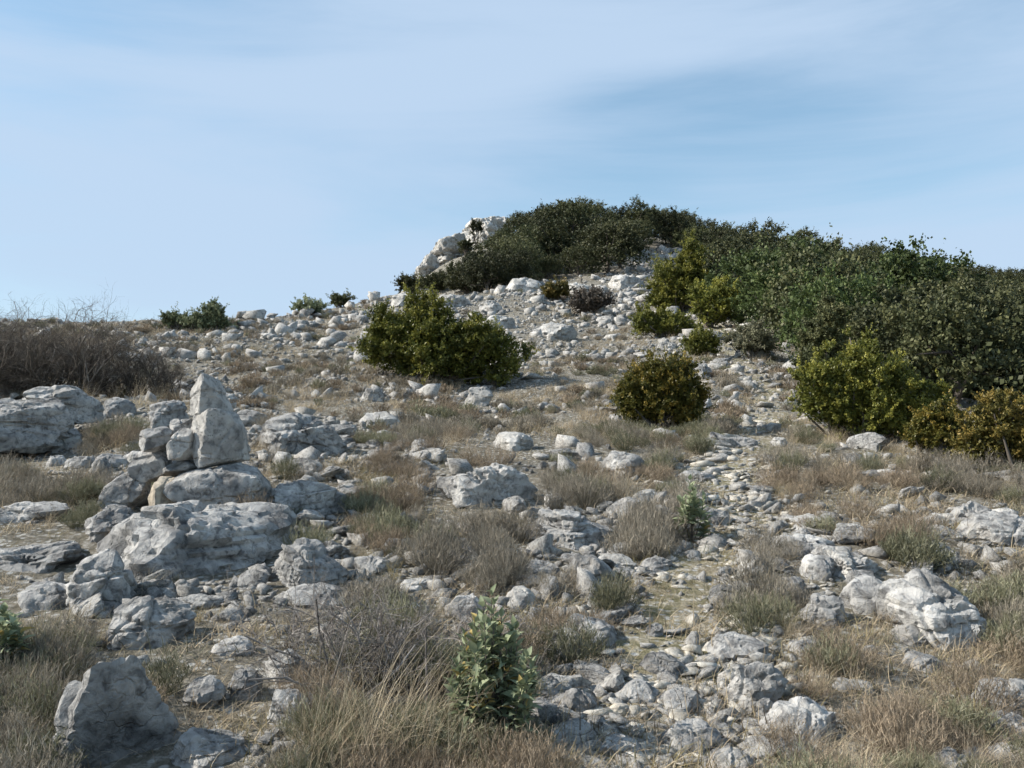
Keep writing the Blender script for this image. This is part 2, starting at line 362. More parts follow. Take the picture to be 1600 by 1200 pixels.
# ------------------------------------------------------------------ rocks
_ico = {}
def ico(sub):
    if sub not in _ico:
        bm = bmesh.new(); bmesh.ops.create_icosphere(bm, subdivisions=sub, radius=1.0)
        V = np.array([v.co[:] for v in bm.verts]); F = np.array([[v.index for v in f.verts] for f in bm.faces]); bm.free()
        _ico[sub] = (V / np.linalg.norm(V, axis=1, keepdims=True), F)
    return _ico[sub]
def planes_radius(D, Nn, Dd, p):
    s = np.maximum(D @ Nn.T, 1e-4) / Dd
    return (s ** p).sum(1) ** (-1.0 / p)
def roughen(V, D, size, seed, rough=1.0, strata=0.0, pits=0.0, cracks=1.0, frac=5):
    q = V / size + seed * 3.17; rf = np.random.default_rng(seed + 9000); fdisp = 0
    for k in range(frac):                        # joints: bedding planes and upright fractures, each side a little proud of the other
        a = rf.uniform(0, 6.28)
        n = np.array([0.18 * math.cos(a), 0.18 * math.sin(a), 1.0]) if k % 2 else np.array([math.cos(a), math.sin(a), rf.normal(0, 0.25)])
        n /= np.linalg.norm(n); sd = (V / size) @ n - rf.uniform(-0.55, 0.6) + 0.07 * fbm(q * 2.2, 2, seed + 70 + k)
        fdisp = fdisp + rf.uniform(0.015, 0.06) * rf.choice([-1, 1]) * np.tanh(sd / 0.025) - rf.uniform(0.03, 0.11) * np.exp(-(sd / 0.034) ** 2)
    disp = 0.028 * fbm(q * 1.7, 3, seed) + 0.020 * (1 - 2 * np.abs(fbm(q * 4.0, 3, seed + 11))) + 0.020 * fbm(q * 11, 3, seed + 23)
    stp = fbm(q * 2.4, 2, seed + 61) * 5.0; disp += 0.028 * (np.floor(stp) + np.clip((stp - np.floor(stp)) * 6, 0, 1)) / 2.5
    cr = np.abs(fbm(q * 1.9 + 0.25 * np.stack([fbm(q * 5, 2, seed + 5)] * 3, 1), 2, seed + 31))
    disp -= cracks * 0.07 * np.clip(1 - cr / 0.035, 0, 1)
    if strata:
        zq = q[:, 2] * 5.5 + 0.8 * fbm(q * 1.2, 2, seed + 41)
        fr = zq - np.floor(zq)
        lay = vnoise(np.stack([np.floor(zq), 0 * zq, 0 * zq + 0.5], 1) * 1.37, seed + 3)
        disp += strata * (0.09 * lay - 0.10 * np.clip(1 - np.minimum(fr, 1 - fr) / 0.12, 0, 1))
    if pits:
        disp -= pits * 0.09 * np.clip((fbm(q * 5.5, 2, seed + 51) - 0.22) / 0.2, 0, 1)
    return V + D * ((disp + fdisp) * size * rough)[:, None]
def chip(V, D, r, n, lo=0.80, hi=0.97, flat=0.0):
    """knock flat chips off the outside"""
    N = unit(r, n)
    if flat: N[:, 2] *= flat; N /= np.linalg.norm(N, axis=1, keepdims=True)
    R = np.linalg.norm(V, axis=1); dirs = V / R[:, None]
    for k in range(n):
        d = (V @ N[k]).max() * r.uniform(lo, hi); c = dirs @ N[k]
        R = np.where(c > 1e-3, np.minimum(R, d / np.maximum(c, 1e-3)), R)
    return dirs * R[:, None]
def unit(r, n):
    d = r.normal(size=(n, 3)); return d / np.linalg.norm(d, axis=1, keepdims=True)
def hull2(pts):
    pts = sorted(map(tuple, pts))
    def half(ps):
        h = []
        for p in ps:
            while len(h) >= 2 and (h[-1][0] - h[-2][0]) * (p[1] - h[-2][1]) - (h[-1][1] - h[-2][1]) * (p[0] - h[-2][0]) <= 0: h.pop()
            h.append(p)
        return h
    a, b = half(pts), half(pts[::-1]); return np.array(a[:-1] + b[:-1])
LANDMARKS = []                                    # (phrase, u, v)
HERO_BOXES = []                                   # photo boxes already taken by hand-placed rocks
HERO_XY = []
SEED = [100]
def hero_rock(label, outline, depth=0.8, name='limestone_rock', mat=None, Y=None, strata=0.0, pits=0.3, rough=1.0, sharp=140, group=None, bevel=0.55, cracks=1.0, sub=None, cat='rock', sink=0.2, facets=(), ridge=None, chips=22, frac=6, boxy=False, shrink=1.0):
    """a rock whose front outline follows photo pixels, given its own distance, thickness and facets"""
    SEED[0] += 1; seed = SEED[0]; r = np.random.default_rng(seed)
    o = np.array(outline, float); u0, u1, v0, v1 = o[:, 0].min(), o[:, 0].max(), o[:, 1].min(), o[:, 1].max()
    if Y is None:
        p = hit1((u0 + u1) / 2, min(v1 - 2, 1290)); Yb = p[1]
    else: Yb = Y
    wpx = u1 - u0
    m_per = Yb / FPX
    half_d = 0.5 * depth * min(wpx, 2.2 * (v1 - v0)) * m_per
    Yc = Yb + half_d * 0.75
    low = o[:, 1] > v1 - 0.25 * (v1 - v0)
    o2 = o.copy(); o2[low, 1] += sink * (v1 - v0); o2 = o2.mean(0) + (o2 - o2.mean(0)) * shrink
    d = ray(o2[:, 0], o2[:, 1]); W = d / d[:, 1:2] * Yc
    pts = hull2(np.stack([W[:, 0], W[:, 2]], 1))
    c = pts.mean(0); pts = pts - c
    Nn, Dd = [], []
    for k in range(len(pts)):
        a, b = pts[k], pts[(k + 1) % len(pts)]; e = b - a
        n = np.array([e[1], -e[0]]); n = n / (np.linalg.norm(n) + 1e-9); dd = n @ a
        if dd < 1e-4: continue
        ty = r.uniform(-0.28, 0.12)
        nn = np.array([n[0], ty, n[1]]); Nn.append(nn / np.linalg.norm(nn)); Dd.append(dd / np.linalg.norm(nn) * 1.0)
    top = max(pts[:, 1].max(), 1e-3); hw = 0.5 * np.ptp(pts[:, 0])
    def add(n, dist):
        n = np.array(n, float) + r.normal(0, 0.07, 3); n /= np.linalg.norm(n); Nn.append(n); Dd.append(dist)
    if ridge is None: ridge = r.random() < 0.6
    add((0, 1, 0.2), half_d)
    if ridge:                                   # two front faces meeting in an upright edge
        x0 = r.uniform(-0.35, 0.15) * hw if ridge is True else ridge * hw
        for n in ((-0.70, -0.70, 0.12), (0.66, -0.74, 0.03)):
            n = np.array(n); add(n, max(n @ np.array([x0, -half_d * 1.1, 0]), 0.25 * half_d))
    else: add((0.05, -1, 0.12), half_d * 0.9)
    add((0, -0.62, 0.78), bevel * (0.78 * top + 0.62 * half_d * 0.9))
    if not boxy: add((-0.72, -0.68, 0.1), 0.8 * (0.72 * hw + 0.5 * half_d)); add((0.72, -0.68, 0.0), 0.78 * (0.72 * hw + 0.5 * half_d))
    add((-0.4, 0.7, 0.55), 0.8 * (0.4 * hw + 0.6 * half_d)); add((0.5, 0.7, 0.4), 0.8 * (0.5 * hw + 0.6 * half_d))
    for n, fdist in facets: add(n, fdist * (abs(n[0]) * hw + abs(n[1]) * half_d + abs(n[2]) * top))
    sub = sub or (5 if wpx * (v1 - v0) > 6500 else 4)
    D, F = ico(sub)
    R = planes_radius(D, np.array(Nn), np.array(Dd), sharp)
    V = chip(D * R[:, None], D, r, chips, 0.80, 0.975)
    size = 0.5 * (np.ptp(pts[:, 0]) * np.ptp(pts[:, 1])) ** 0.5
    V = roughen(V, D, size, seed, rough, strata, pits, cracks, frac)
    ob = link(name, make_mesh(name, V, F, mat or M_ROCK, smooth=True, crease=28), None, (c[0], Yc, CAMZ + c[1]))
    tag(ob, label, cat, group)
    HERO_BOXES.append((u0, v0, u1, v1)); HERO_XY.append((c[0], Yc, hw, half_d))
    return ob

CY = hit1(300, 800)[1]                            # distance of the cairn
G = 'stones stacked in the cairn'
def cs(label, outline, dy=0.0, **kw):
    kw.setdefault('pits', 0.12); kw.setdefault('cracks', 0.4); kw.setdefault('sharp', 140); kw.setdefault('chips', 9); kw.setdefault('frac', 2); kw.setdefault('sink', 0.0); kw.setdefault('shrink', 0.965); kw.setdefault('boxy', True)
    return hero_rock(label, outline, name='cairn_stone', Y=CY + dy, group=G, cat='stone', sub=5, **kw)
KW = dict(ridge=-0.1, chips=4, rough=0.75, bevel=1.0)
cs('tall wedge-shaped limestone stone crowning the cairn', [(298, 651), (297, 612), (324, 586), (332, 588), (350, 620), (362, 646), (350, 653)], 0.10, depth=0.95, mat=M_PALE, **KW)
cs('large upright pale block directly under the cairn’s top wedge'.replace('’', "'"), [(298, 652), (300, 712), (318, 732), (352, 728), (382, 718), (379, 668), (366, 646), (338, 639)], 0.04, depth=1.0, mat=M_PALE, **KW)
cs('small pale cairn stone wedged behind the left of the upright block', [(266, 664), (272, 656), (302, 653), (304, 684), (270, 688)], 0.22, depth=0.9)
cs('rounded grey cairn stone jutting out on the left, upper tier', [(218, 682), (226, 674), (254, 666), (268, 672), (269, 692), (244, 708), (222, 704)], 0.06, depth=1.0)
cs('upright pale cairn stone between the left stones and the upright block', [(264, 692), (283, 668), (302, 664), (303, 705), (290, 721), (268, 716)], 0.02, depth=0.9, mat=M_PALE)
cs('small flat dark cairn stone lying beneath the upright pale stone', [(254, 732), (266, 724), (292, 717), (312, 728), (296, 740), (268, 744)], 0.02, depth=1.2)
cs('rounded grey cairn stone under the jutting left stone, middle tier', [(208, 726), (218, 708), (250, 702), (268, 718), (266, 742), (236, 756), (214, 748)], 0.12, depth=1.0)
cs('big tilted grey stone at the lower left foot of the cairn', [(167, 778), (178, 752), (206, 734), (234, 752), (236, 776), (210, 800), (174, 801)], 0.02, depth=0.9)
cs('tan orange-edged stone at the bottom of the cairn', [(233, 768), (246, 746), (268, 741), (290, 752), (290, 784), (262, 791), (240, 795)], -0.16, depth=0.9, mat=M_TAN)
cs('wide cracked grey block carrying the upright cairn block', [(285, 742), (300, 737), (356, 727), (402, 735), (414, 758), (408, 784), (370, 796), (300, 785), (286, 776)], -0.10, depth=0.8, strata=0.2, cracks=1.0, ridge=False, chips=3, bevel=0.95, shrink=1.0)
LANDMARKS.append(('the cairn', 300, 720))

HR = hero_rock
HR('broad domed bedrock outcrop on which the cairn stands', [(150, 840), (200, 800), (290, 786), (380, 790), (450, 825), (470, 880), (440, 905), (300, 905), (190, 890)], 1.25, 'bedrock_outcrop', strata=0.35, pits=0.5, bevel=0.8, chips=12)
HR('blocky cracked outcrop end right of the bedrock under the cairn', [(428, 850), (455, 836), (505, 858), (535, 890), (541, 918), (480, 926), (432, 900)], 0.9, 'bedrock_outcrop', strata=0.3, cracks=1.6)
HR('low grey outcrop piece left of the bedrock under the cairn', [(128, 815), (150, 800), (200, 803), (214, 830), (196, 850), (136, 846)], 0.9, strata=0.4)
HR('flat pale ledge peeping out below the blocky outcrop end', [(440, 925), (500, 915), (562, 930), (560, 950), (470, 952)], 1.0, strata=0.3)
HR('flat-topped grey boulder at the left edge under the thorn bush', [(-60, 640), (-10, 624), (60, 626), (108, 640), (112, 668), (70, 690), (-50, 694)], 0.9, 'limestone_boulder', pits=0.4, bevel=0.62, Y=10.4)
HR('low slab behind the flat-topped boulder at the left edge', [(18, 622), (50, 604), (110, 606), (146, 622), (152, 650), (40, 655)], 0.8, 'limestone_boulder', pits=0.4, Y=11.7)
HR('small slanting slab right of the flat-topped left boulder', [(160, 632), (175, 620), (205, 628), (212, 648), (166, 652)], 0.8)
HR('long sloping skirt of rock below the flat-topped left boulder', [(60, 690), (100, 664), (135, 684), (120, 704), (60, 708)], 0.8)
HR('square grey rock peeping out behind the left side of the cairn', [(228, 650), (236, 634), (262, 630), (300, 632), (302, 668), (236, 673)], 0.8)
HR('pair-topped small stone in the row left of the cairn', [(72, 718), (84, 706), (102, 710), (102, 728), (76, 730)], 0.9)
HR('second small stone in the row left of the cairn', [(103, 720), (116, 711), (133, 714), (148, 712), (150, 732), (106, 734)], 0.9)
HR('small leaning stone at the right end of the row left of the cairn', [(148, 716), (158, 706), (170, 714), (198, 716), (202, 732), (152, 733)], 0.9)
HR('thin flat ledge at the left edge above the layered outcrop', [(-30, 800), (20, 788), (104, 790), (108, 806), (40, 816), (-30, 818)], 1.0, strata=0.6)
HR('top block of the layered outcrop at the left edge', [(-60, 826), (10, 811), (70, 812), (100, 832), (96, 852), (-60, 860)], 0.9, 'limestone_boulder', strata=0.3, Y=6.9)
HR('long middle layer of the outcrop at the left edge', [(-60, 862), (60, 848), (128, 842), (148, 852), (120, 900), (70, 925), (-60, 935)], 0.75, 'limestone_boulder', strata=0.3, Y=5.9, cracks=1.6)
HR('smooth tilted slab leaning right of the layered left outcrop', [(108, 905), (140, 856), (176, 852), (196, 880), (212, 930), (204, 952), (130, 940)], 0.8, 'limestone_boulder', pits=0.1, cracks=0.4)
HR('low pitted rock at the foot of the layered left outcrop', [(24, 930), (44, 914), (90, 912), (138, 934), (136, 952), (60, 954)], 0.9, pits=0.8)
HR('sharp faceted rock between the left outcrop and the front boulder', [(174, 968), (196, 950), (215, 938), (262, 955), (294, 966), (297, 992), (262, 1012), (186, 1012)], 0.8, 'limestone_boulder', facets=[((0.1, -0.7, 0.7), 0.5)])
HR('tall upright grey boulder in the bottom left corner', [(112, 1190), (117, 1095), (132, 1044), (158, 1020), (236, 1012), (264, 1032), (274, 1100), (280, 1200), (250, 1260), (125, 1260)], 0.75, 'limestone_boulder', pits=0.35, bevel=0.9, Y=3.3, cracks=0.5, ridge=-0.55, chips=5, frac=3, boxy=True)
HR('low dark slab in shade right of the bottom left boulder', [(272, 1165), (300, 1146), (360, 1158), (392, 1172), (388, 1200), (280, 1205)], 1.0, strata=0.4)
HR('small grey rock right of the bottom left boulder', [(288, 1090), (300, 1066), (330, 1062), (346, 1080), (340, 1106), (296, 1108)], 0.9, pits=0.6)
HR('bright pale broken stone left of the bare foreground twigs', [(404, 1050), (416, 1026), (446, 1016), (478, 1036), (482, 1060), (430, 1068)], 0.9, mat=M_PALE)
HR('squat dark-sided rock under the bright broken stone', [(424, 1110), (430, 1076), (470, 1070), (486, 1094), (478, 1132), (430, 1134)], 0.9)
HR('narrow grey rock standing behind the small foreground rocks', [(364, 1070), (372, 1038), (396, 1036), (406, 1060), (402, 1092), (370, 1094)], 0.9)
LANDMARKS += [('the flat-topped left boulder', 60, 660), ('the layered left outcrop', 70, 880), ('the bottom left boulder', 195, 1110), ('the bright broken stone', 445, 1050)]

HR('rounded slab with dark cracks right of the cairn', [(402, 680), (412, 660), (470, 652), (520, 668), (551, 698), (545, 716), (440, 716)], 0.8, 'limestone_boulder', pits=0.8, cracks=1.6)
HR('dark-fronted rectangular ledge right of the cairn base', [(410, 770), (420, 752), (500, 752), (546, 762), (548, 800), (520, 812), (420, 806)], 0.8, 'limestone_boulder', strata=0.5)
HR('thin flat stone just behind the top of the cairn, right side', [(362, 652), (376, 640), (424, 650), (428, 664), (370, 668)], 0.9)
HR('broad low boulder with rough top in mid picture', [(656, 752), (690, 742), (770, 732), (822, 748), (850, 772), (846, 794), (760, 796), (680, 778)], 0.75, 'limestone_boulder', pits=0.9, bevel=0.6)
HR('small block at the right tip of the broad low boulder', [(850, 782), (856, 766), (876, 766), (884, 788), (870, 798), (852, 796)], 0.9)
HR('layered slab with dark gaps below the broad low boulder', [(803, 808), (850, 796), (920, 806), (966, 828), (968, 848), (900, 856), (815, 840)], 0.75, 'limestone_boulder', strata=0.9, bevel=0.75)
HR('smooth rounded stone below the layered slab, right', [(878, 880), (900, 866), (938, 876), (962, 902), (955, 918), (890, 914)], 0.8, pits=0.1)
HR('flat pale stone below the layered slab, left', [(812, 888), (836, 874), (872, 884), (882, 900), (830, 906)], 0.9)
HR('half-buried grey rock above the cistus bush', [(696, 950), (712, 932), (748, 930), (762, 948), (756, 968), (704, 968)], 0.9)
HR('pale slanting stone just behind the cistus bush', [(782, 945), (796, 924), (826, 922), (838, 942), (820, 956)], 0.9, mat=M_PALE)
HR('faceted grey rock right of the cistus top', [(846, 1004), (862, 984), (890, 988), (926, 1018), (920, 1036), (858, 1034)], 0.8, facets=[((0.2, -0.7, 0.6), 0.5)])
HR('long low rock running down behind the faceted grey rock', [(872, 972), (900, 960), (950, 980), (976, 1004), (960, 1014), (900, 998)], 0.8)
HR('dark-hollowed rock right of the cistus foot', [(826, 1078), (838, 1054), (862, 1050), (882, 1072), (878, 1098), (832, 1100)], 0.9, pits=0.9)
HR('slanting grey slab right of the dark-hollowed rock', [(880, 1084), (900, 1066), (934, 1098), (938, 1120), (896, 1114)], 0.8)
HR('angular rock at the left edge of the path, upper of two', [(988, 1040), (1004, 1020), (1040, 1022), (1082, 1044), (1080, 1062), (1000, 1064)], 0.8, strata=0.3)
HR('angular rock at the left edge of the path, lower of two', [(968, 1086), (984, 1062), (1010, 1062), (1028, 1082), (1020, 1098), (976, 1100)], 0.9)
HR('pale block lying in the path beside the lower angular rock', [(1036, 1096), (1046, 1082), (1096, 1080), (1104, 1100), (1090, 1118), (1042, 1116)], 0.9)
HR('low rounded rock in the path at the bottom edge', [(1028, 1156), (1050, 1130), (1100, 1130), (1124, 1152), (1116, 1178), (1036, 1176)], 0.8)
HR('smooth pale stone cut by the bottom edge below the path', [(1104, 1196), (1124, 1176), (1166, 1176), (1186, 1196), (1176, 1220), (1110, 1220)], 0.8, mat=M_PALE)
HR('tan flat stone on the path left of the pale block', [(946, 1114), (960, 1104), (984, 1104), (980, 1118), (952, 1124)], 0.9, mat=M_TAN)
HR('small square stone standing alone in the path', [(1008, 988), (1014, 974), (1034, 974), (1040, 990), (1028, 998), (1010, 996)], 0.9)
LANDMARKS += [('the broad low boulder', 750, 765), ('the layered slab', 885, 828), ('the faceted grey rock', 885, 1010), ('the lower angular path rock', 998, 1080)]

HR('knobbly low rock at the right edge of the path', [(1104, 1010), (1116, 994), (1150, 998), (1200, 1002), (1204, 1022), (1150, 1036), (1108, 1034)], 0.8, pits=0.7)
HR('overhanging grey rock with dark hollow beneath, right of the path', [(1142, 1072), (1150, 1044), (1180, 1034), (1222, 1040), (1240, 1064), (1226, 1084), (1190, 1086), (1160, 1118), (1146, 1110)], 0.8, 'limestone_boulder', pits=0.5, cracks=0.6)
HR('white rounded stone against the overhanging rock', [(1124, 1058), (1136, 1040), (1158, 1038), (1164, 1060), (1146, 1076), (1128, 1074)], 0.9, mat=M_PALE)
HR('upright shard between the overhanging rock and the long block', [(1178, 1122), (1182, 1092), (1196, 1084), (1214, 1102), (1212, 1124)], 0.9)
HR('long tapering block at the bottom right of the path', [(1178, 1130), (1196, 1110), (1262, 1106), (1330, 1128), (1392, 1152), (1376, 1164), (1260, 1166), (1190, 1156)], 0.6, 'limestone_boulder', pits=0.4)
HR('low pale rock beneath the long tapering block', [(1194, 1168), (1220, 1156), (1262, 1160), (1276, 1180), (1210, 1188)], 0.8)
HR('rounded stone at the bottom edge right of the long tapering block', [(1456, 1196), (1472, 1172), (1504, 1170), (1520, 1190), (1516, 1220), (1460, 1220)], 0.9)
HR('flat ledge at the top of the right-hand outcrop', [(1200, 848), (1214, 832), (1256, 832), (1318, 846), (1322, 862), (1250, 872), (1206, 866)], 0.8, 'bedrock_outcrop', strata=0.8)
HR('long cracked ledge descending across the right-hand outcrop', [(1252, 876), (1290, 858), (1350, 872), (1394, 892), (1386, 906), (1310, 906), (1256, 900)], 0.8, 'bedrock_outcrop', strata=0.8, cracks=1.6)
HR('squarish stone under the flat ledge of the right-hand outcrop', [(1252, 890), (1264, 868), (1300, 868), (1316, 890), (1300, 908), (1258, 906)], 0.9)
HR('small knob at the left end of the right-hand outcrop', [(1226, 922), (1234, 898), (1254, 896), (1262, 918), (1250, 936), (1230, 936)], 0.9)
HR('rounded pale boulder in the middle of the right-hand outcrop', [(1314, 930), (1322, 900), (1352, 892), (1392, 918), (1402, 946), (1380, 960), (1330, 956)], 0.8, 'limestone_boulder', pits=0.15, cracks=0.5)
HR('largest pale smooth boulder of the right-hand outcrop', [(1386, 918), (1410, 900), (1444, 890), (1484, 912), (1524, 956), (1546, 996), (1520, 1012), (1430, 1000), (1398, 960)], 0.8, 'limestone_boulder', pits=0.15, bevel=0.55, cracks=0.6, ridge=0.0, facets=[((0.15, -0.3, 0.95), 0.62)])
HR('bumpy low stones along the foot of the largest pale boulder', [(1380, 988), (1420, 968), (1480, 976), (1548, 992), (1552, 1010), (1460, 1014), (1390, 1004)], 0.7, pits=0.9, Y=4.75)
HR('grey rock in the grass left of the rounded pale boulder', [(1246, 960), (1270, 926), (1310, 930), (1322, 960), (1300, 980), (1256, 978)], 0.9)
HR('cracked rock at the right edge near the bottom', [(1530, 1084), (1548, 1066), (1610, 1066), (1640, 1090), (1620, 1120), (1540, 1110)], 0.8, 'limestone_boulder', cracks=1.6)
HR('low pale rock at the right edge under the cracked rock', [(1540, 1140), (1556, 1122), (1610, 1128), (1620, 1160), (1560, 1160)], 0.9)
HR('standing grey rock right of the pale path, far right', [(1490, 812), (1498, 788), (1526, 778), (1548, 790), (1550, 824), (1500, 830)], 0.9, 'limestone_boulder')
HR('broad grey rock at the right edge beside the standing rock', [(1502, 834), (1530, 814), (1600, 808), (1650, 826), (1640, 852), (1520, 854)], 0.8, 'limestone_boulder', strata=0.4)
HR('white stone in the grass below the orange box bush', [(1352, 700), (1358, 690), (1372, 690), (1378, 702), (1364, 706)], 0.9, mat=M_PALE)
HR('white rounded stone beside the path below the green-gold bush', [(1202, 692), (1210, 681), (1224, 682), (1230, 694), (1214, 700)], 0.9, mat=M_PALE)
HR('pale rock half hidden at the right foot of the rusty box bush', [(1084, 636), (1090, 618), (1106, 618), (1114, 632), (1106, 644)], 0.9, mat=M_PALE)
HR('heap of broken rock on the slope right above the rusty box bush', [(1076, 590), (1086, 568), (1104, 566), (1114, 582), (1106, 594)], 0.9, strata=0.6)
HR('low cracked slab left of the path level with the white stones', [(938, 724), (960, 706), (994, 712), (1014, 734), (1000, 748), (950, 744)], 0.8, cracks=1.6)
HR('flat white ledge above the broad low boulder', [(764, 694), (776, 682), (830, 684), (852, 698), (830, 706), (780, 704)], 0.8, strata=0.4, mat=M_PALE)
HR('cluster rock in mid slope below the big box bush, left', [(560, 660), (572, 644), (606, 642), (626, 658), (610, 670), (566, 670)], 0.9, mat=M_PALE)
HR('rounded grey boulder on the slope left under the big box bush', [(564, 622), (572, 604), (592, 600), (602, 616), (592, 630), (568, 630)], 0.9)
HR('pale rock in front of the big box bush', [(722, 630), (736, 608), (762, 606), (770, 622), (752, 636)], 0.9, mat=M_PALE)
HR('flat dark-fronted slab in the path right of the small cistus', [(1092, 812), (1104, 796), (1136, 798), (1142, 814), (1110, 824)], 0.9, strata=0.6)
LANDMARKS += [('the overhanging rock', 1190, 1070), ('the long tapering block', 1280, 1140), ('the largest pale boulder', 1465, 950), ('the right-hand ledges', 1290, 865),
              ('the standing far-right rock', 1520, 805), ('the cracked right-edge rock', 1580, 1090), ('the big box bush', 690, 540), ('the rusty box bush', 1030, 620), ('the thorn bush', 120, 540),
              ('the small juniper', 335, 495), ('the green-gold bush', 1340, 610), ('the cistus bush', 775, 1060), ('the bare foreground twigs', 580, 1030), ('the rounded cracked slab', 480, 685),
              ('the small cistus', 1077, 805), ('the low green bush up the path', 1035, 505)]

def ledge(label, u0, v0, u1, v1, mat=None):
    h = v1 - v0; w = u1 - u0; r = np.random.default_rng(int(u0 * 7 + v0))
    HR(label, [(u0, v0 + h * .6), (u0 + w * .12, v0 + h * r.uniform(0, .3)), (u0 + w * r.uniform(.3, .6), v0), (u1 - w * .12, v0 + h * r.uniform(.05, .4)), (u1, v0 + h * .7), (u1 - w * .1, v1), (u0 + w * .08, v1)], 0.9, 'rock_ledge', mat or M_PALE, strata=0.6, pits=0.6)
ledge('pale rock ledge behind the left top of the big box bush', 606, 456, 672, 480)
ledge('long pale rock ledge behind the top of the big box bush', 668, 460, 740, 482)
ledge('short pale ledge right of the big box bush top', 748, 466, 790, 490)
ledge('stepped ledge on the slope right of the big box bush', 756, 492, 812, 516)
ledge('broad stepped ledge midway between the two box bushes', 836, 506, 906, 532)
ledge('single flat pale rock on the upper slope below the mauve shrub', 930, 492, 962, 508)
ledge('flat pale slab in the grass above the rusty box bush', 1024, 534, 1062, 548)
ledge('ledge of the clearing just under the summit trees, left', 790, 436, 850, 458)
ledge('ledge of the clearing just under the summit trees, middle', 880, 440, 930, 462)
ledge('ledge beside the upper path under the summit trees', 950, 430, 1010, 452)
ledge('wide grey ledge crossing the path below the rusty bush', 1130, 684, 1190, 700, M_ROCK)
ledge('low grey ledge across the path above the small cistus', 1050, 738, 1130, 756, M_ROCK)
ledge('low ledge in the heath left of the broad low boulder', 566, 700, 626, 716, M_ROCK)
ledge('flat rock sunk in the grass left of the layered slab', 620, 905, 690, 925, M_ROCK)
ledge('grey rock low in the grass right of the right-hand outcrop', 1440, 850, 1500, 872, M_ROCK)
ledge('flat ledge near the right edge above the standing rock', 1368, 735, 1412, 748, M_PALE)
for lab_, bx in (('flat cracked slab low in the heath left of the cistus top', (545, 872, 622, 900)), ('thin layered slab in the heath above the cistus', (690, 856, 768, 884)),
                 ('layered slab at the left rim of the path below the small cistus', (1000, 868, 1064, 896)), ('flat ledge left of the small cistus', (985, 770, 1046, 790)),
                 ('long flat slab in the grass below the largest pale boulder', (1400, 1028, 1490, 1052)), ('low slab in the grass above the long tapering block', (1296, 1060, 1372, 1086)),
                 ('stepped slab at the right rim of the path above the knobbly rock', (1106, 916, 1172, 942)), ('flat slab in the bottom right corner', (1540, 1166, 1620, 1196)),
                 ('low slab in the bottom heath right of the cistus foot', (850, 1128, 930, 1160)), ('half-buried slab between the cistus and the bottom edge path', (930, 1160, 1010, 1192)),
                 ('broken slab in the grass right of the knobbly rock', (1230, 1000, 1290, 1024)), ('flat slab left of the bare foreground twigs', (330, 1000, 396, 1026))):
    ledge(lab_, *bx, M_ROCK)
# far cliff on the summit's left shoulder: a few big broken masses
def cliff_block(label, outline, Y, depth=0.9):
    HR(label, outline, depth, 'cliff_rock', M_CLIFF, Y=Y, strata=0.5, pits=0.6, rough=1.25, frac=4, chips=14, sub=5, cat='cliff', group='cliff on the summit shoulder', bevel=0.85, cracks=1.4)
cliff_block('upper pale cliff face just left of the summit trees', [(700, 410), (712, 376), (738, 356), (768, 342), (792, 334), (800, 380), (770, 410)], 101)
cliff_block('lower pale cliff face on the left shoulder of the summit', [(662, 432), (676, 400), (692, 380), (716, 366), (740, 368), (744, 410), (700, 440)], 97)
cliff_block('lowest rocky step of the summit cliff near the skyline', [(636, 446), (650, 428), (664, 410), (684, 402), (690, 436), (660, 452)], 93)

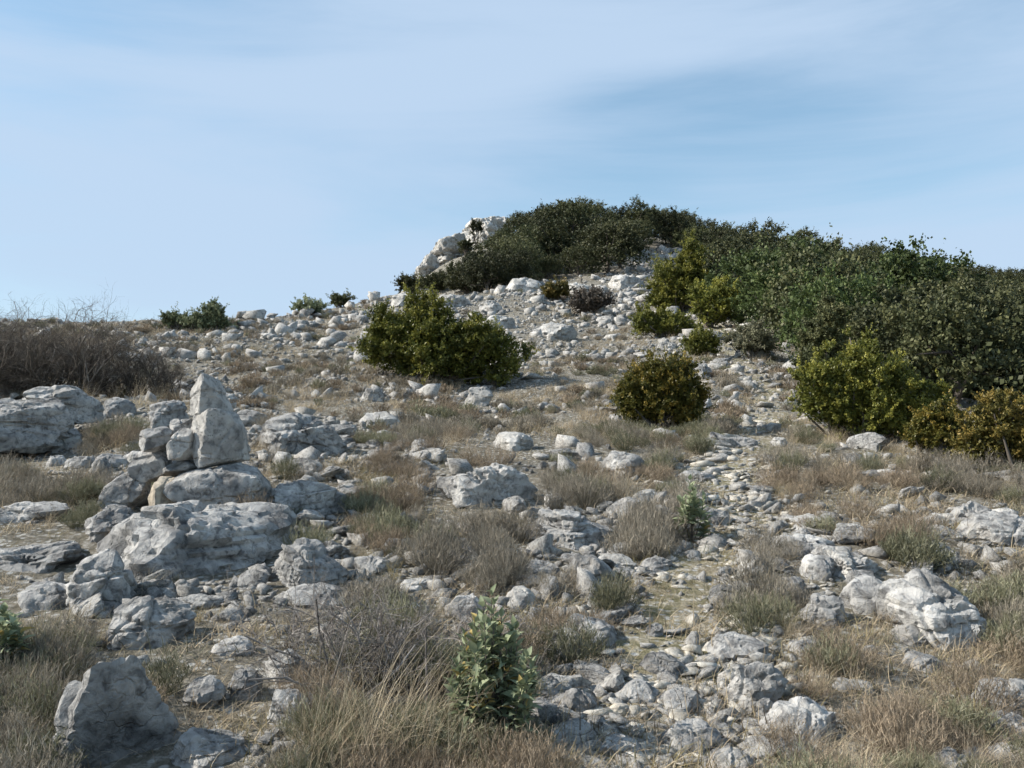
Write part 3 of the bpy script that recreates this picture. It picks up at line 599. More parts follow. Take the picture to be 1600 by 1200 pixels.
# ------------------------------------------------------------------ plants: building blocks
def leaf_quads(r, C, out, size, aspect=0.55, tint=None, up=0.3):
    """a four-cornered leaf at each centre, turned mostly outwards"""
    n = len(C)
    ax = out * 0.8 + unit(r, n) * 0.9; ax[:, 2] += up; ax /= np.linalg.norm(ax, axis=1, keepdims=True)
    sd = np.cross(ax, unit(r, n)); sd /= np.linalg.norm(sd, axis=1, keepdims=True) + 1e-9
    L = (size * r.uniform(0.7, 1.35, n))[:, None]; Wd = L * aspect * 0.5
    nrm = np.cross(ax, sd) * L * 0.08
    V = np.stack([C - ax * L * 0.5, C + sd * Wd + nrm, C + ax * L * 0.5, C - sd * Wd + nrm], 1).reshape(-1, 3)
    F = np.arange(4 * n).reshape(n, 4)
    return V, F, (np.repeat(tint, 4) if tint is not None else None)
def crown_cloud(r, lobes, n_clump, leaves, leaf, clump_r, tall=1.0, shell=0.66, low_cut=-0.55, inner=0.15):
    """leaf clumps over the surface of several lobes, plus leaves inside"""
    lobes = np.array(lobes, float); area = (lobes[:, 3] * lobes[:, 5] + lobes[:, 3] * lobes[:, 4]); pr = area / area.sum()
    k = r.choice(len(lobes), n_clump, p=pr); d = unit(r, n_clump)
    d[:, 2] = np.where(d[:, 2] < low_cut, -d[:, 2] * 0.6, d[:, 2])
    rad = r.uniform(shell, 1.04, n_clump) + 0.20 * vnoise(d * 2.3 + k[:, None] * 5.1, 3) + np.where(r.random(n_clump) < 0.12, r.uniform(0.02, 0.2, n_clump), 0)
    C = lobes[k, :3] + d * lobes[k, 3:] * rad[:, None]
    cr = clump_r * r.uniform(0.6, 1.35, n_clump); ct = r.uniform(0.15, 0.8, n_clump)
    per = np.maximum(3, (leaves / n_clump * (cr / clump_r) ** 2).astype(int)); idx = np.repeat(np.arange(n_clump), per); m = len(idx)
    ns = 9; sdir = unit(r, n_clump * ns).reshape(n_clump, ns, 3) * 0.75 + d[:, None, :] * 0.55; sdir[:, :, 2] += 0.45 * tall
    sdir /= np.linalg.norm(sdir, axis=2, keepdims=True); slen = r.uniform(0.45, 1.4, (n_clump, ns)) + np.where(r.random((n_clump, ns)) < 0.10, r.uniform(0.3, 1.3, (n_clump, ns)), 0)
    js = r.integers(0, ns, m); dl = sdir[idx, js]; rr = r.uniform(0.0, 1.0, m) ** 0.75 * slen[idx, js]
    P = C[idx] + dl * (cr[idx] * rr)[:, None] + unit(r, m) * (cr[idx] * 0.17)[:, None]; out = dl * 0.5 + unit(r, m) * 0.6
    ct = ct[idx] + 0.25 * (rr - 0.6); idx = np.arange(m)
    t = np.clip(ct[idx] + r.normal(0, 0.17, m), 0, 1)
    ni = int(leaves * inner); ki = r.choice(len(lobes), ni, p=pr); di = unit(r, ni)
    Pi = lobes[ki, :3] + di * lobes[ki, 3:] * (r.uniform(0.2, 0.8, ni) ** 0.5)[:, None]
    P = np.concatenate([P, Pi]); out = np.concatenate([out, di]); t = np.concatenate([t, np.clip(r.normal(0.4, 0.2, ni), 0, 1)])
    sz = np.concatenate([np.full(m, leaf), np.full(ni, leaf * 1.5)])
    return P, out, sz, t, C
def tubes(P0, P1, R0, R1, sides=3):
    P0, P1 = np.asarray(P0, float), np.asarray(P1, float); n = len(P0)
    ax = P1 - P0; ax /= np.linalg.norm(ax, axis=1, keepdims=True) + 1e-9
    ref = np.where(np.abs(ax[:, 2:3]) > 0.9, np.array([[1.0, 0, 0]]), np.array([[0, 0, 1.0]]))
    e1 = np.cross(ax, ref); e1 /= np.linalg.norm(e1, axis=1, keepdims=True) + 1e-9; e2 = np.cross(ax, e1)
    V = np.zeros((n, 2 * sides, 3)); F = []
    for s in range(sides):
        a = 2 * math.pi * s / sides; o = math.cos(a) * e1 + math.sin(a) * e2
        V[:, s] = P0 + o * np.asarray(R0)[:, None]; V[:, sides + s] = P1 + o * np.asarray(R1)[:, None]
        F.append([s, (s + 1) % sides, sides + (s + 1) % sides, sides + s])
    F = (np.array(F)[None] + (np.arange(n) * 2 * sides)[:, None, None]).reshape(-1, 4)
    return V.reshape(-1, 3), F
def branching(r, start, dirs, length, levels, kids, radius, spread=0.7, bend=0.25, shrink=0.62, segs=3, up=0.0):
    """segments of branching twigs: list of (p0, p1, r0, r1)"""
    out = []; stack = [(np.array(s, float), d / np.linalg.norm(d), length * r.uniform(0.7, 1.2), radius, 0) for s, d in zip(start, dirs)]
    while stack:
        p, d, L, rad, lv = stack.pop()
        for s in range(segs):
            d2 = d + r.normal(0, bend, 3); d2[2] += up; d2 /= np.linalg.norm(d2)
            p2 = p + d2 * L / segs; r2 = rad * (1 - 0.45 * (s + 1) / segs) if lv == levels else rad * (1 - 0.28 * (s + 1) / segs)
            out.append((p, p2, rad * (1 - 0.28 * s / segs), r2))
            if lv < levels:
                for _ in range(kids if s else max(1, kids - 1)):
                    if r.random() < 0.64:
                        dd = d2 + unit(r, 1)[0] * spread; dd /= np.linalg.norm(dd)
                        stack.append((p + (p2 - p) * r.uniform(0.3, 1), dd, L * shrink * r.uniform(0.6, 1.25), r2 * 0.62, lv + 1))
            p, d = p2, d2
    return out
def seg_mesh(name, segs, mat, r, sides=3, tint=None):
    P0 = np.array([s[0] for s in segs]); P1 = np.array([s[1] for s in segs]); R0 = np.array([s[2] for s in segs]); R1 = np.array([s[3] for s in segs])
    V, F = tubes(P0, P1, R0, R1, sides)
    t = np.repeat(np.clip(r.normal(0.5, 0.25, len(segs)), 0, 1) if tint is None else tint, 2 * sides)
    return make_mesh(name, V, F, mat, t, smooth=True)

def bush(name, label, cat, lobes_px, base_uv, mat, leaves=26000, leaf=0.05, clumps=150, clump_r=0.2, tall=1.2, depth=0.85, group=None, Yadd=0.0, stems=7, inner=0.2):
    """a leafy shrub; lobes given by photo boxes (u0,v0,u1,v1) at the base point's distance, with real depth"""
    SEED[0] += 1; r = np.random.default_rng(SEED[0])
    b = hit1(*base_uv); Yc = b[1] + Yadd
    X0 = (base_uv[0] - 800) / FPX * Yc; Z0 = float(H(X0, Yc)); k = Yc / FPX
    t = thing(name, label, cat, (X0, Yc, Z0), group=group)
    lobes = []
    for (u0, v0, u1, v1) in lobes_px:
        d0 = ray((u0 + u1) / 2, (v0 + v1) / 2); w = d0 / d0[1] * Yc
        rx, rz = (u1 - u0) / 2 * k * 0.93, (v1 - v0) / 2 * k * 0.95; ry = max(0.6 * rz, rx * depth)
        dy = r.uniform(-0.15, 0.15) * ry
        lobes.append((w[0] - X0, dy, CAMZ + w[2] - Z0, rx, ry, rz))
    P, out, sz, ti, C = crown_cloud(r, lobes, clumps, leaves, leaf, clump_r, tall, inner=inner, low_cut=-0.8)
    gz = H(P[:, 0] + X0, P[:, 1] + Yc) - Z0 + 0.02; keep = P[:, 2] > gz
    V, F, tt = leaf_quads(r, P[keep], out[keep], sz[keep], 0.55, ti[keep])
    link('foliage', make_mesh('foliage', V, F, mat, tt), t)
    segs = []
    for j in range(stems * 3):
        c = C[r.integers(len(C))]; a = np.array([r.normal(0, 0.12), r.normal(0, 0.12), -0.1]); mid = a * 0.5 + c * 0.5 + r.normal(0, 0.08, 3); mid[2] -= 0.05
        segs += [(a, mid, 0.035, 0.024), (mid, c, 0.024, 0.008)]
    link('stems', seg_mesh('stems', segs, M_BARK, r, 5), t)
    return t
BUSH_BOXES = []
def B(*a, **k):
    for bx in a[3]: BUSH_BOXES.append(bx)
    return bush(*a, **k)
B('box_bush', 'big spreading dark green box bush standing alone on the slope', 'bush',
  [(562, 484, 670, 590), (610, 468, 720, 590), (680, 492, 780, 598), (740, 510, 824, 604), (600, 505, 760, 600), (640, 458, 668, 500), (566, 500, 620, 570)], (690, 592), M_BOX, 80000, 0.06, 330, 0.24)
B('box_bush', 'upright rusty green box bush left of the path', 'bush',
  [(962, 580, 1040, 676), (985, 558, 1060, 670), (1030, 552, 1090, 670), (1050, 600, 1104, 680)], (1034, 676), M_BOXRUST, 42000, 0.04, 210, 0.15, tall=1.6)
B('box_bush', 'low sprawling green bush left of the path, higher up', 'bush', [(986, 482, 1040, 524), (1020, 490, 1090, 528)], (1040, 526), M_BOX, 16000, 0.07, 80, 0.25)
B('box_bush', 'small low green bush just below the sprawling bush beside the path', 'bush', [(1066, 524, 1122, 558)], (1094, 556), M_BOX, 9000, 0.06, 40, 0.22)
B('box_tree', 'tall dark conical box tree with pointed top above the path', 'tree',
  [(1018, 410, 1080, 486), (1050, 398, 1108, 486), (1068, 374, 1100, 430), (1012, 440, 1060, 490)], (1060, 488), M_BOX, 36000, 0.10, 160, 0.42, tall=1.6)
B('box_bush', 'olive bush with upright sprays right below the conical box tree', 'bush', [(1076, 440, 1150, 514)], (1112, 512), M_BOX, 14000, 0.09, 60, 0.35, tall=1.5)
B('box_bush', 'big green-gold bush at the right of the path', 'bush',
  [(1236, 566, 1310, 664), (1262, 545, 1350, 676), (1318, 512, 1388, 690), (1366, 552, 1440, 692), (1280, 590, 1420, 696), (1420, 590, 1480, 700), (1400, 640, 1470, 704)], (1340, 688), M_BOX, 80000, 0.036, 360, 0.13, tall=1.6)
B('box_bush', 'tall thin yellowish bush rising behind the green-gold bush', 'bush', [(1262, 480, 1300, 600), (1280, 462, 1318, 590), (1246, 530, 1290, 600)], (1282, 612), M_OAK, 20000, 0.06, 100, 0.2, tall=1.8)
B('box_bush', 'orange-tinged box bush at the right edge, nearest to the frame', 'bush',
  [(1510, 618, 1610, 734), (1560, 630, 1680, 740), (1490, 660, 1560, 730)], (1570, 736), M_BOXORANGE, 42000, 0.03, 210, 0.1, tall=1.5)
B('box_bush', 'rusty low box bush between the green-gold and orange bushes', 'bush', [(1440, 636, 1510, 716), (1424, 650, 1480, 706)], (1464, 716), M_BOXRUST, 26000, 0.03, 130, 0.1, tall=1.5)
B('holm_oak', 'large round holm oak towering at the right edge', 'tree',
  [(1420, 500, 1520, 640), (1460, 448, 1570, 620), (1520, 440, 1640, 640), (1480, 520, 1620, 650), (1410, 560, 1470, 640), (1430, 590, 1530, 680), (1500, 590, 1640, 690)], (1510, 652), M_OAK, 80000, 0.065, 260, 0.32, Yadd=4.0)
B('juniper', 'small bushy juniper on the left skyline', 'bush', [(314, 484, 344, 516), (322, 472, 344, 510), (334, 488, 358, 516)], (334, 516), M_JUNIPER, 9000, 0.08, 60, 0.2, tall=1.7)
B('low_shrub', 'pale green shrub left of the small juniper on the skyline', 'bush', [(288, 490, 322, 518)], (304, 518), M_JUNIPER, 4000, 0.07, 30, 0.2)
B('low_shrub', 'tiny pale shrub farthest left of the skyline juniper group', 'bush', [(254, 492, 276, 512), (272, 488, 290, 512)], (270, 514), M_JUNIPER, 4000, 0.07, 30, 0.2)
B('low_shrub', 'dark low shrub on the skyline left of the big box bush', 'bush', [(462, 474, 505, 492)], (484, 493), M_JUNIPER, 5000, 0.09, 30, 0.3)
B('low_shrub', 'small dark skyline shrub nearest to the foot of the summit', 'bush', [(516, 463, 548, 478)], (532, 480), M_OAK, 4000, 0.1, 24, 0.3)
B('low_shrub', 'small golden shrub in the clearing below the summit trees', 'bush', [(848, 446, 890, 468)], (869, 469), M_BOXORANGE, 6000, 0.11, 36, 0.35)
B('low_shrub', 'dark mauve-grey bare shrub in the clearing beside the golden shrub', 'bush', [(898, 458, 950, 488)], (924, 488), M_THORN, 8000, 0.11, 36, 0.4)
B('low_shrub', 'grey-green shrub beside the upper path under the oaks', 'bush', [(1140, 512, 1210, 556)], (1176, 560), M_HEATHGREEN, 12000, 0.06, 50, 0.25)
B('low_shrub', 'dark shrub clinging to the crest of the summit cliff', 'bush', [(734, 348, 754, 364)], (744, 372), M_OAK, 2500, 0.14, 16, 0.4)
B('low_shrub', 'dark ivy-like shrub in a cleft of the summit cliff', 'bush', [(716, 372, 736, 396)], (728, 398), M_OAK, 2500, 0.14, 16, 0.4)

for lab_, bx, uv in (('lowest dark shrub at the skyline foot of the summit cliff', (622, 434, 662, 458), (642, 458)), ('dark shrub below the lowest step of the summit cliff', (656, 430, 702, 456), (679, 456)),
                     ('dark shrub under the lower cliff face', (692, 416, 740, 450), (716, 449)), ('dark round shrub below the upper cliff face', (734, 398, 780, 442), (757, 442)),
                     ('wide dark shrub in front of the cliff-side oaks', (696, 424, 770, 458), (734, 458))):
    B('low_shrub', lab_, 'bush', [bx], uv, M_OAK, 7000, 0.14, 40, 0.45)
# bare thorn bush at the left edge, and the bare twig shrub in the foreground
def twig_bush(name, label, base_uv, width_px, height_px, mat, n_main, levels, kids, rad, spread=0.75, up=0.03, bend=0.28, Yadd=0.0, group=None, reach=0.62):
    SEED[0] += 1; r = np.random.default_rng(SEED[0]); b = hit1(*base_uv); Y = b[1] + Yadd; k = Y / FPX; X = (base_uv[0] - 800) / FPX * Y; Z = float(H(X, Y))
    t = thing(name, label, 'bush', (X, Y, Z), group=group); w, h = width_px * k / 2, height_px * k
    st, di = [], []
    for _ in range(n_main):
        x = r.uniform(-0.8, 0.8) * w; y = r.uniform(-0.5, 0.5) * w; st.append((x, y, float(H(X + x, Y + y)) - Z - 0.03)); di.append(np.array([x / w * 0.45 + r.normal(0, 0.25), r.normal(0, 0.3), 1.0]))
    roots = [((0, 0, -0.06), (a, b, c), 0.012, 0.01) for a, b, c in st]
    segs = branching(r, st, di, h * reach, levels, kids, rad, spread, bend, 0.55, 3, up)
    main = [tuple(map(np.array, q_[:2])) + q_[2:] for q_ in roots] + [s for s in segs if s[2] > rad * 0.6]; fine = [s for s in segs if s[2] <= rad * 0.6]
    link('stems', seg_mesh('stems', main, mat, r, 5), t); link('twigs', seg_mesh('twigs', fine, mat, r, 3), t)
    return t
twig_bush('thorn_bush', 'big tangled bare thorn bush at the left edge', (70, 618), 240, 165, M_THORN, 120, 3, 3, 0.014, reach=0.6, bend=0.36)
twig_bush('thorn_bush', 'right-hand lower part of the bare thorn thicket at left', (205, 622), 150, 105, M_THORN, 60, 3, 3, 0.012, reach=0.6, bend=0.36)
twig_bush('thorn_bush', 'leftmost dense thorn thicket cut by the picture edge', (-60, 618), 200, 160, M_THORN, 60, 3, 3, 0.014, reach=0.6, bend=0.36)
twig_bush('bare_twig_shrub', 'tangled grey leafless twig shrub left of the cistus bush', (590, 1090), 250, 175, M_TWIG, 26, 3, 3, 0.006, spread=0.95, up=-0.01, reach=0.8)
twig_bush('bare_twig_shrub', 'smaller grey leafless twigs beside the bright broken stone', (490, 1005), 120, 80, M_TWIG, 12, 3, 2, 0.005, spread=0.95, up=-0.01, reach=0.8)

# cistus: stems with paired felted leaves, each leaf a piece of its own on the near plants
def leaf_mesh():
    L = np.linspace(0, 1, 6); w = np.array([0.05, 0.17, 0.21, 0.18, 0.10, 0.01]); V, F = [], []
    for i, (l, ww) in enumerate(zip(L, w)):
        z = 0.18 * l * (1 - l) * 1.5 - 0.10 * l * l
        V += [(-ww, l, z + 0.35 * ww), (0, l, z), (ww, l, z + 0.35 * ww)]
        if i: a = 3 * (i - 1); F += [(a, a + 1, a + 4, a + 3), (a + 1, a + 2, a + 5, a + 4)]
    return np.array(V), np.array(F)
LV, LF = leaf_mesh()
LEAFS = [make_mesh('leaf', LV * np.array([1.0 + 0.25 * j % 0.5, 1, 1 + 0.8 * (j % 3)]), LF, M_CISTUS, np.full(len(LV), tv), smooth=True) for j, tv in enumerate((0.15, 0.4, 0.55, 0.7, 0.85, 1.0))]
def cistus(label, base_uv, width_px, height_px, n_stem, single, leaf_px=26, Yadd=0.0, per=9):
    SEED[0] += 1; r = np.random.default_rng(SEED[0]); b = hit1(*base_uv); Y = b[1] + Yadd; k = Y / FPX; X = (base_uv[0] - 800) / FPX * Y; Z = float(H(X, Y))
    t = thing('cistus_bush', label, 'bush', (X, Y, Z)); w, h = width_px * k / 2, height_px * k; segs, leaves = [], []
    for s in range(n_stem):
        top = np.array([r.uniform(-0.92, 0.92) * w, r.uniform(-0.7, 0.7) * w, 0]); top[2] = h * (1.0 - 0.55 * (abs(top[0]) / w) ** 1.5) * r.uniform(0.45, 1.0)
        if s == 0: top = np.array([-0.05 * w, 0, h])
        root = np.array([top[0] * 0.04, top[1] * 0.04, -0.03]); mid = root * 0.45 + top * 0.55 + np.array([top[0] * 0.15, top[1] * 0.15, -0.03 * h])
        segs += [(root, mid, 0.005, 0.004), (mid, top, 0.004, 0.002)]
        ang = r.uniform(0, 6.28)
        for q_ in range(per):
            f = q_ / (per - 1); p = mid * (1 - f) + top * f if f > 0.02 else mid; ang += 1.571 + r.normal(0, 0.2)
            for sgn in (0, math.pi):
                tilt = 0.25 + 0.75 * f + r.normal(0, 0.18)
                leaves.append((p, ang + sgn, tilt, leaf_px * k * (1.0 - 0.35 * f) * r.uniform(0.75, 1.2), r.choice(6, p=[.12, .2, .26, .24, .14, .04])))
    link('stems', seg_mesh('stems', segs, M_BARK, r, 4), t)
    r.shuffle(leaves)
    VV, FF, TT, n0 = [], [], [], 0
    for i, (p, a, tl, L, j) in enumerate(leaves):
        e = Euler((tl, r.normal(0, 0.25), a))
        if single and i < 300:
            o = link('leaf', LEAFS[j], t, tuple(p)); o.rotation_euler = e; o.scale = (L, L, L)
        else:
            Rm = np.array(e.to_matrix()); VV.append(p + (LV * L) @ Rm.T); FF.append(LF + n0); n0 += len(LV); TT.append(np.full(len(LV), (0.15, 0.4, 0.55, 0.7, 0.85, 1.0)[j]))
    if VV:
        o = link('foliage', make_mesh('foliage', np.concatenate(VV), np.concatenate(FF), M_CISTUS, np.concatenate(TT), smooth=True), t)
        if single: o['kind'] = 'stuff'
    return t
cistus('leafy grey-green cistus bush in the foreground', (772, 1165), 138, 226, 46, True, 31, per=9)
cistus('small cistus sprig growing beside the path', (1078, 848), 52, 96, 14, False, 20, per=7)
cistus('dark green leafy bush cut by the left edge', (2, 1062), 100, 135, 20, True, 30, per=8)

# ------------------------------------------------------------------ the wood: individual trees
def tree_proto(seed, mat, leaves=9500, h=4.0, w=4.8, leaf=0.125):
    r = np.random.default_rng(seed); lobes = []
    for k in range(r.integers(6, 9)):
        a = r.uniform(0, 6.28); rr = r.uniform(0.0, 0.30) * w; s = r.uniform(0.26, 0.36) * w
        lobes.append((math.cos(a) * rr, math.sin(a) * rr, h * r.uniform(0.42, 0.74), s, s, s * r.uniform(0.65, 0.9)))
    for k in range(4):
        a = k * 1.57 + r.uniform(0, 1); lobes.append((math.cos(a) * 0.3 * w, math.sin(a) * 0.3 * w, h * 0.27, 0.26 * w, 0.26 * w, 0.25 * h))
    P, out, sz, ti, C = crown_cloud(r, lobes, 120, leaves, leaf, 0.46, 0.8, low_cut=-0.5)
    V, F, tt = leaf_quads(r, P, out, sz, 0.7, ti)
    crown = make_mesh('crown', V, F, mat, tt)
    segs, p = [], np.array([0, 0, -0.3])
    for k in range(4):
        p2 = p + np.array([r.normal(0, 0.09), r.normal(0, 0.09), h * 0.14]); segs.append((p, p2, 0.16 - 0.02 * k, 0.14 - 0.02 * k)); p = p2
        for _ in range(3): c = C[r.integers(len(C))]; segs.append((p, p * 0.5 + c * 0.5, 0.07, 0.045)); segs.append((p * 0.5 + c * 0.5, c, 0.045, 0.012))
    return crown, seg_mesh('trunk', segs, M_BARK, r, 6)
PROTO = [tree_proto(300 + j, M_OAK, h=(3.5, 3.9, 4.3)[j % 3]) for j in range(7)] + [tree_proto(320 + j, M_GREENOAK, h=3.8) for j in range(2)]
def in_poly(u, v, poly):
    c = np.zeros(np.shape(u), bool); n = len(poly)
    for k in range(n):
        (x1, y1), (x2, y2) = poly[k], poly[(k + 1) % n]
        c ^= ((y1 > v) != (y2 > v)) & (u < (x2 - x1) * (v - y1) / (y2 - y1 + 1e-9) + x1)
    return c
WOOD = [(612, 452), (648, 458), (760, 456), (860, 436), (980, 424), (1000, 392), (1050, 388), (1110, 418), (1150, 506), (1225, 520), (1290, 575), (1400, 600), (1480, 630), (1620, 690), (1900, 720), (1900, 300), (640, 300)]
cand = []
for _ in range(26000):
    Y = math.exp(rng.uniform(math.log(19), math.log(140))); X = rng.uniform(-0.18, 0.80) * Y
    if rng.random() < (Y / 140) ** 0.5: cand.append((X, Y))
cand = np.array(cand); cz = H(cand[:, 0], cand[:, 1]); cu, cv, _ = project(np.column_stack([cand, cz]))
ok = in_poly(cu, cv, WOOD) & (cu < 1720) & ~((cu < 800) & (cv < 440) & (cand[:, 1] < 85) & (cu < 660))
ok &= ~((cu < 770) & (cv < 410 - (cu - 700) * 0.55) & (cand[:, 1] > 94))           # the bare cliff
cand = cand[ok]
trees = []
for X, Y in cand:
    sp_ = 1.9 + 0.0125 * Y
    if all((X - a) ** 2 + (Y - b) ** 2 > sp_ * sp_ for a, b in trees): trees.append((X, Y))
trees = np.array(trees); tz = H(trees[:, 0], trees[:, 1]); tu, tv, _ = project(np.column_stack([trees, tz + 3]))
# keep what shows: walk outwards, drop trees whose whole top is hidden by nearer crowns or ground
order = np.argsort(trees[:, 1]); hor = np.full(2400, 2000.0); keep = []
for i in order:
    X, Y = trees[i]; k = FPX / Y; g = float(tz[i]); sc = rng.uniform(0.62, 1.28) * (0.62 if Y < 32 else 0.85 if Y < 60 else 1.0 if Y < 92 else 0.78)
    top = project(np.array([[X, Y, g + 4.2 * sc]]))[1][0]; uc = int(tu[i]) + 400; hwid = max(3, int(2.0 * sc * k))
    a, b = max(0, uc - hwid), min(2399, uc + hwid)
    if a >= b: continue
    lim = np.interp(tu[i] - 0.3 * hwid, [600, 640, 700, 750, 790, 830], [448, 430, 402, 376, 340, 312])
    while tu[i] < 820 and top < lim and sc > 0.25: sc *= 0.8; top = project(np.array([[X, Y, g + 4.2 * sc]]))[1][0]
    if tu[i] < 820 and top < lim: continue
    if (hor[a:b] > top + 4).mean() > 0.15 or Y > 100 and (hor[a:b] > top).mean() > 0.08: keep.append((i, sc))
    aa, bb = max(0, uc - hwid * 2 // 3), min(2399, uc + hwid * 2 // 3)
    hor[aa:bb] = np.minimum(hor[aa:bb], top + 0.12 * hwid)
print('heroes', len(HERO_XY)); print('trees kept', len(keep), 'of', len(trees))
TREE_KEYS = {}
TREE_PLACES = [(720, 'beside the summit cliff'), (800, 'just right of the summit cliff'), (880, 'on the summit, left part'), (960, 'on the summit, middle'), (1040, 'on the summit, right part'),
               (1120, 'behind the conical box tree'), (1200, 'right of the conical box tree'), (1280, 'above the tall thin bush'), (1360, 'above the green-gold bush'),
               (1440, 'right of the green-gold bush'), (1530, 'around the large holm oak'), (9999, 'at the right edge')]
for i, sc in keep[:330]:
    X, Y = trees[i]; u = tu[i]; Z = float(tz[i])
    place = next(p for lim_, p in TREE_PLACES if u < lim_)
    row = 'in front' if Y < 45 else 'midway' if Y < 92 else 'near the skyline'
    key = ('large' if sc > 0.85 else 'small', row, place); TREE_KEYS.setdefault(key, [])
    j = int(rng.integers(0, 7)) if not (1150 < u < 1420 and Y < 70 and rng.random() < 0.55) else int(rng.integers(7, 9))
    t = thing('holm_oak', '', 'tree', (X, Y, Z - 0.1), rng.uniform(0, 6.28), (sc * rng.uniform(0.85, 1.15), sc * rng.uniform(0.85, 1.15), sc * rng.uniform(0.85, 1.1)), 'evergreen oaks of the wood')
    TREE_KEYS[key].append((u, t)); link('crown', PROTO[j][0], t); link('trunk', PROTO[j][1], t)

NTH = ['leftmost', 'second from the left', 'third from the left', 'fourth from the left', 'fifth from the left', 'sixth from the left', 'seventh from the left', 'eighth from the left', 'ninth from the left', 'tenth from the left', 'eleventh from the left', 'twelfth from the left'] + [w + ' from the left' for w in 'thirteenth fourteenth fifteenth sixteenth seventeenth eighteenth nineteenth twentieth'.split()]
for (big_, row, place), L in TREE_KEYS.items():
    L.sort(key=lambda x: x[0])
    for n_, (_, t) in enumerate(L):
        t['label'] = '%s evergreen oak %s %s' % (big_, row, place) + ('' if len(L) == 1 else ', ' + NTH[min(n_, 19)])
# ------------------------------------------------------------------ ground cover prototypes
def blades(r, n, length, spread, lean, width, curl, mat, name, tm=0.5, ts=0.22, root=0.05, segs=4):
    V, F, T = [], [], []
    for i in range(n):
        a = r.uniform(0, 6.28); L = length * r.uniform(0.45, 1.1); ln = abs(r.normal(0, lean)) + 0.08
        p = np.array([r.normal(0, root), r.normal(0, root), -0.02]); hd = np.array([math.cos(a), math.sin(a), 0]); sd = np.array([-hd[1], hd[0], 0]) * math.cos(r.uniform(-1.2, 1.2)) + np.array([0, 0, 1]) * 0.2
        th = ln; t = np.clip(r.normal(tm, ts), 0, 1); b0 = len(V)
        for s in range(segs + 1):
            f = s / segs; w = width * (1 - f * 0.85)
            V += [p - sd * w * 0.5, p + sd * w * 0.5]; T += [t, t]
            if s: F.append((b0 + 2 * s - 2, b0 + 2 * s - 1, b0 + 2 * s + 1, b0 + 2 * s))
            p = p + (hd * math.sin(th) + np.array([0, 0, 1]) * math.cos(th)) * L / segs; th += curl * r.uniform(0.3, 1.2) / segs
    return make_mesh(name, np.array(V), np.array(F), mat, np.array(T))
def heath(r, mat, n=150, h=0.34, w=0.26, name='dwarf_shrub', leafy=5, wd=0.0042):
    """a dome of thin upright stems with small narrow side leaves"""
    V, F, T = [], [], []
    def strip(p0, p1, w0, t):
        d = p1 - p0; sd = np.cross(d, unit(r, 1)[0]); sd /= np.linalg.norm(sd) + 1e-9; b = len(V)
        V.extend([p0 - sd * w0, p0 + sd * w0, p1 + sd * w0 * 0.5, p1 - sd * w0 * 0.5]); F.append((b, b + 1, b + 2, b + 3)); T.extend([t] * 4)
    for i in range(n):
        a = r.uniform(0, 6.28); q_ = math.sqrt(r.uniform(0, 1)); top = np.array([math.cos(a) * q_ * w, math.sin(a) * q_ * w, h * (1 - 0.55 * q_ * q_) * r.uniform(0.6, 1.1)])
        root = np.array([top[0] * 0.25, top[1] * 0.25, -0.02]); mid = root * 0.5 + top * 0.5 + r.normal(0, 0.02, 3); t = np.clip(r.normal(0.5, 0.22), 0, 1)
        strip(root, mid, wd * 0.5, t * 0.7); strip(mid, top, wd * 0.42, t)
        for _ in range(leafy):
            f = r.uniform(0.15, 1); p = mid * (1 - f) + top * f; d = unit(r, 1)[0] * 0.7 + np.array([0, 0, 0.8]); strip(p, p + d * r.uniform(0.018, 0.05), wd * 0.5, np.clip(t + r.normal(0.08, 0.15), 0, 1))
    return make_mesh(name, np.array(V), np.array(F), mat, np.array(T))
r_ = np.random.default_rng(55)
GR = [blades(r_, 130, 0.42, 0.1, 0.42, 0.0024, 1.0, M_STRAW, 'grass_tuft') for _ in range(3)] + \
     [blades(r_, 150, 0.34, 0.1, 0.55, 0.0028, 1.3, M_GRASSGREEN, 'grass_tuft') for _ in range(3)] + \
     [blades(r_, 100, 0.5, 0.1, 0.5, 0.0024, 1.4, M_STRAW, 'grass_tuft', 0.7) for _ in range(2)]
HE = [heath(r_, M_HEATH, 190, wd=0.0034) for _ in range(4)] + [heath(r_, M_HEATHGREEN, 160, 0.30, 0.24, leafy=7) for _ in range(3)] + [heath(r_, M_BROWN, 190, 0.28, 0.26, wd=0.003)]
FARG = [blades(r_, 60, 0.36, 0.1, 0.5, 0.012, 0.9, M_STRAW, 'far_tuft', 0.45, root=0.14, segs=3) for _ in range(3)]
FARH = [heath(r_, M_HEATH, 70, 0.26, 0.28, leafy=4, wd=0.013), heath(r_, M_HEATHGREEN, 70, 0.24, 0.28, leafy=4, wd=0.013), heath(r_, M_BROWN, 70, 0.24, 0.28, leafy=4, wd=0.013)]
def hull_planes(r, n):
    bm = bmesh.new()
    p = unit(r, n) * r.uniform(0.75, 1.0, (n, 1))
    vs = [bm.verts.new(x) for x in p]; bmesh.ops.convex_hull(bm, input=vs); bm.normal_update()
    bm.verts.ensure_lookup_table()
    for q_ in [x for x in bm.verts if not x.link_faces]: bm.verts.remove(q_)
    bm.verts.index_update()
    V = np.array([x.co[:] for x in bm.verts]); F = np.array([[x.index for x in f.verts] for f in bm.faces])
    N = np.array([f.normal[:] for f in bm.faces]); C = np.array([f.calc_center_median()[:] for f in bm.faces]); bm.free()
    d = (N * C).sum(1); N[d < 0] *= -1; d = np.abs(d)
    return V, F, N, np.maximum(d, 0.12)
